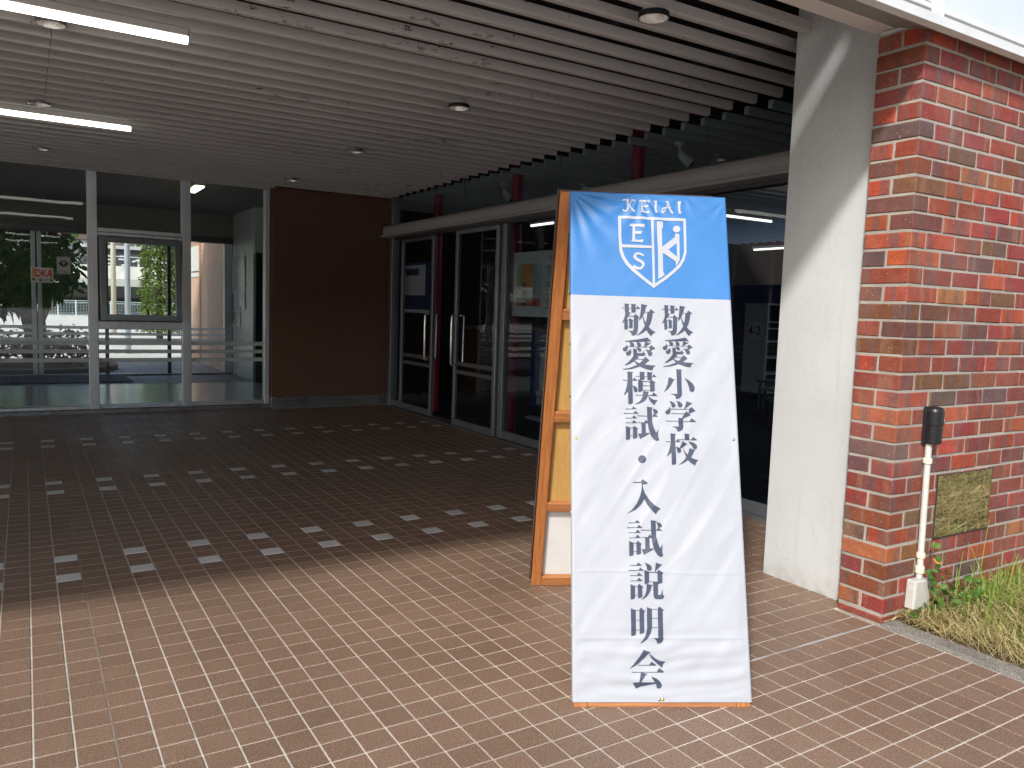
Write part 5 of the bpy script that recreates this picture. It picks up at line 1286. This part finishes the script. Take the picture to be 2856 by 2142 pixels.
# combed straw along the kerb, running away to the right
def sheaf(seed, n):
    r = np.random.default_rng(seed); b = MB()
    for _ in range(n):
        t = r.random(); x = 3.17 + 1.25 * t; ce_ = 1.80 - .34 * t ** .8
        y = ce_ + r.normal() * (.035 + .085 * t); a = -.30 - .10 * math.sin(t * 3) + r.normal() * .16; L = r.uniform(.20, .5); z0 = .010 + .034 * r.random() * (1.1 - .4 * t)
        cv = r.normal() * .55; vs = []; w_ = .0021 * r.uniform(.6, 1.3); ph = r.uniform(0, .02)
        for k in range(6):
            s_ = k / 5; aa = a + cv * (s_ - .5); cx = x + math.cos(aa) * L * (s_ - .5); cy = y + math.sin(aa) * L * (s_ - .5)
            if cx < 3.135 + .02 * noise.noise((cy * 9, 0, 0)): cx = 3.135 + .03 * (3.135 - cx)
            z = max(.010, z0 + ph * math.sin(3.1 * s_) - .012 * abs(s_ - .5)); n2 = (-math.sin(aa) * w_ * .5, math.cos(aa) * w_ * .5)
            cy = min(cy, CY0 - .006)
            vs += [(cx + n2[0], cy + n2[1], z), (cx - n2[0], cy - n2[1], z + .0008)]
        b.add(vs, [(2 * k, 2 * k + 1, 2 * k + 3, 2 * k + 2) for k in range(5)])
    return b
sheaf(41, 2400).build('dry_straw', MT['straw'], kind='stuff')
U = lambda a, c: (lambda r: r.uniform(a, c))
ribbons(6400, lambda r: 3.13 + r.random() ** 1.4 * 1.6, lambda r: CY0 - .02 - r.random() ** 1.2 * 1.5, lambda r, x, y: r.normal() * .9 - .2, U(.08, .30), .0022, 1.0, 1.4, 32).build('dry_straw', MT['straw'], kind='stuff')
ribbons(14000, U(4.3, 7.4), U(-1.4, 1.88), lambda r, x, y: r.normal() * .9, U(.14, .42), .0042, 1.3, 1.2, 33, seg=2).build('dry_straw', MT['straw'], kind='stuff')
ribbons(7500, lambda r: 3.18 + r.random() ** .8 * 1.6, lambda r: CY0 - .03 - r.random() ** 1.5 * 2.2, lambda r, x, y: r.uniform(0, 6.28), U(.03, .14), .0034, 0, 0, 34, True).build('short_grass', MT['blade'], kind='stuff')
ribbons(3600, U(4.5, 7.4), U(-1.4, 1.88), lambda r, x, y: r.uniform(0, 6.28), U(.05, .2), .004, 0, 0, 35, True, 3).build('short_grass', MT['blade'], kind='stuff')
def tuft(x, y, n, hmin, hmax, label, seed, spread=.05):
    t = empty('grass_tuft', (x, y, gz(x, y)), label, 'grass tuft', 'green grass tufts by the brick wall')
    ribbons(n, lambda r: x + r.normal() * spread, lambda r: min(CY0 - .02, y + r.normal() * spread * .6), lambda r, a, c: r.uniform(0, 6.28), U(hmin, hmax), .0065, 0, 0, seed, True, 5).build('blades', MT['blade'], t)
tuft(3.60, 1.80, 12, .22, .46, 'tallest green grass tuft rising in front of the mirror plate', 51, .035)
tuft(3.66, 1.76, 60, .06, .20, 'dense bright green grass clump at the foot of the tallest blades', 52, .07)
tuft(3.50, 1.82, 6, .2, .30, 'thin green blades standing left of the tallest tuft', 53, .02)
tuft(3.95, 1.78, 30, .10, .28, 'green grass tuft at the right edge of the picture against the bricks', 54, .08)
tuft(3.50, 1.36, 16, .08, .16, 'small bright green tuft at the kerb, bottom right', 55, .03)
tuft(3.33, 1.62, 4, .12, .22, 'few green blades poking out of the straw near the kerb', 56, .03)
tuft(3.85, 1.50, 40, .06, .16, 'low green grass clump in the straw at the right edge', 57, .10)
# creeping weed round the junction box
vn = empty('creeping_weed', (3.27, 1.83, .0), 'leafy creeping weed climbing over the grey junction box', 'weed')
rv = random.Random(8); b = MB(); q = MB(); q2 = MB()
def leaf(mb, p, d, size):
    d = Vector(d).normalized(); u = d.cross(Vector((rv.uniform(-.3, .3), rv.uniform(-1, -.4), rv.uniform(.3, 1)))).normalized(); nr = u.cross(d)
    p = Vector(p); L = size; W = size * .34
    P = [p, p + d * L * .25 + u * W * .8, p + d * L * .55 + u * W, p + d * L * .85 + u * W * .45, p + d * L - nr * L * .1, p + d * L * .85 - u * W * .45, p + d * L * .55 - u * W, p + d * L * .25 - u * W * .8, p + d * L * .5 - nr * W * .25]
    mb.add(P, [(8, i, (i + 1) % 8) for i in range(8)])
for (sx, sy, path) in ((3.30, 1.84, [(.0, .0, .06), (-.03, -.01, .14), (-.05, -.015, .21), (-.035, -.01, .27)]), (3.31, 1.83, [(.0, 0, .05), (.02, -.01, .12), (.0, -.02, .19), (-.03, -.01, .22)]), (3.25, 1.83, [(0, -.01, .05), (.01, -.02, .10), (.04, -.02, .14), (.08, -.01, .15)]),
                       (3.33, 1.85, [(0, 0, .06), (.03, -.01, .10), (.07, -.02, .12)]), (3.18, 1.83, [(0, 0, .03), (-.03, -.01, .05), (-.06, 0, .06)]), (3.24, 1.835, [(0, 0, .05), (.03, 0, .10), (.02, .01, .16), (.04, .01, .21), (.05, .015, .30)])):
    pts = [(sx, sy, 0)] + [(sx + a, sy + c, d_) for a, c, d_ in path]; b.tube(pts, .0013, 5)
    for p in pts[1:]:
        for _ in range(3): leaf(q2 if rv.random() < .10 else q, (p[0] + rv.uniform(-.012, .012), p[1] - rv.uniform(0, .012), p[2] + rv.uniform(-.012, .012)), (rv.uniform(-1, 1), rv.uniform(-.9, .1), rv.uniform(-.5, .7)), rv.uniform(.022, .042))
for _ in range(46): leaf(q, (3.45 + rv.gauss(0, .09), 1.80 + rv.gauss(0, .03), .04 + rv.random() * .10), (rv.uniform(-1, 1), rv.uniform(-.9, .1), rv.uniform(-.2, .8)), rv.uniform(.025, .05))
b.build('stem', simple('weed_stem', (.16, .12, .05), .7), vn, smooth=True); q.build('leaves', MT['leaf'], vn); q2.build('withered_leaves', MT['leaf_yellow'], vn)
# a stray fallen leaf on the tiles
b = MB(); b.v = [(.39, 3.83, .002), (.405, 3.845, .012), (.425, 3.838, .006), (.415, 3.822, .003)]; b.f = [(0, 3, 2, 1)]; b.m = [0]
b.build('fallen_leaf', simple('fallen_leaf_brown', (.14, .05, .035), .7), label='small brown fallen leaf lying on the dark tiles', cat='leaf')
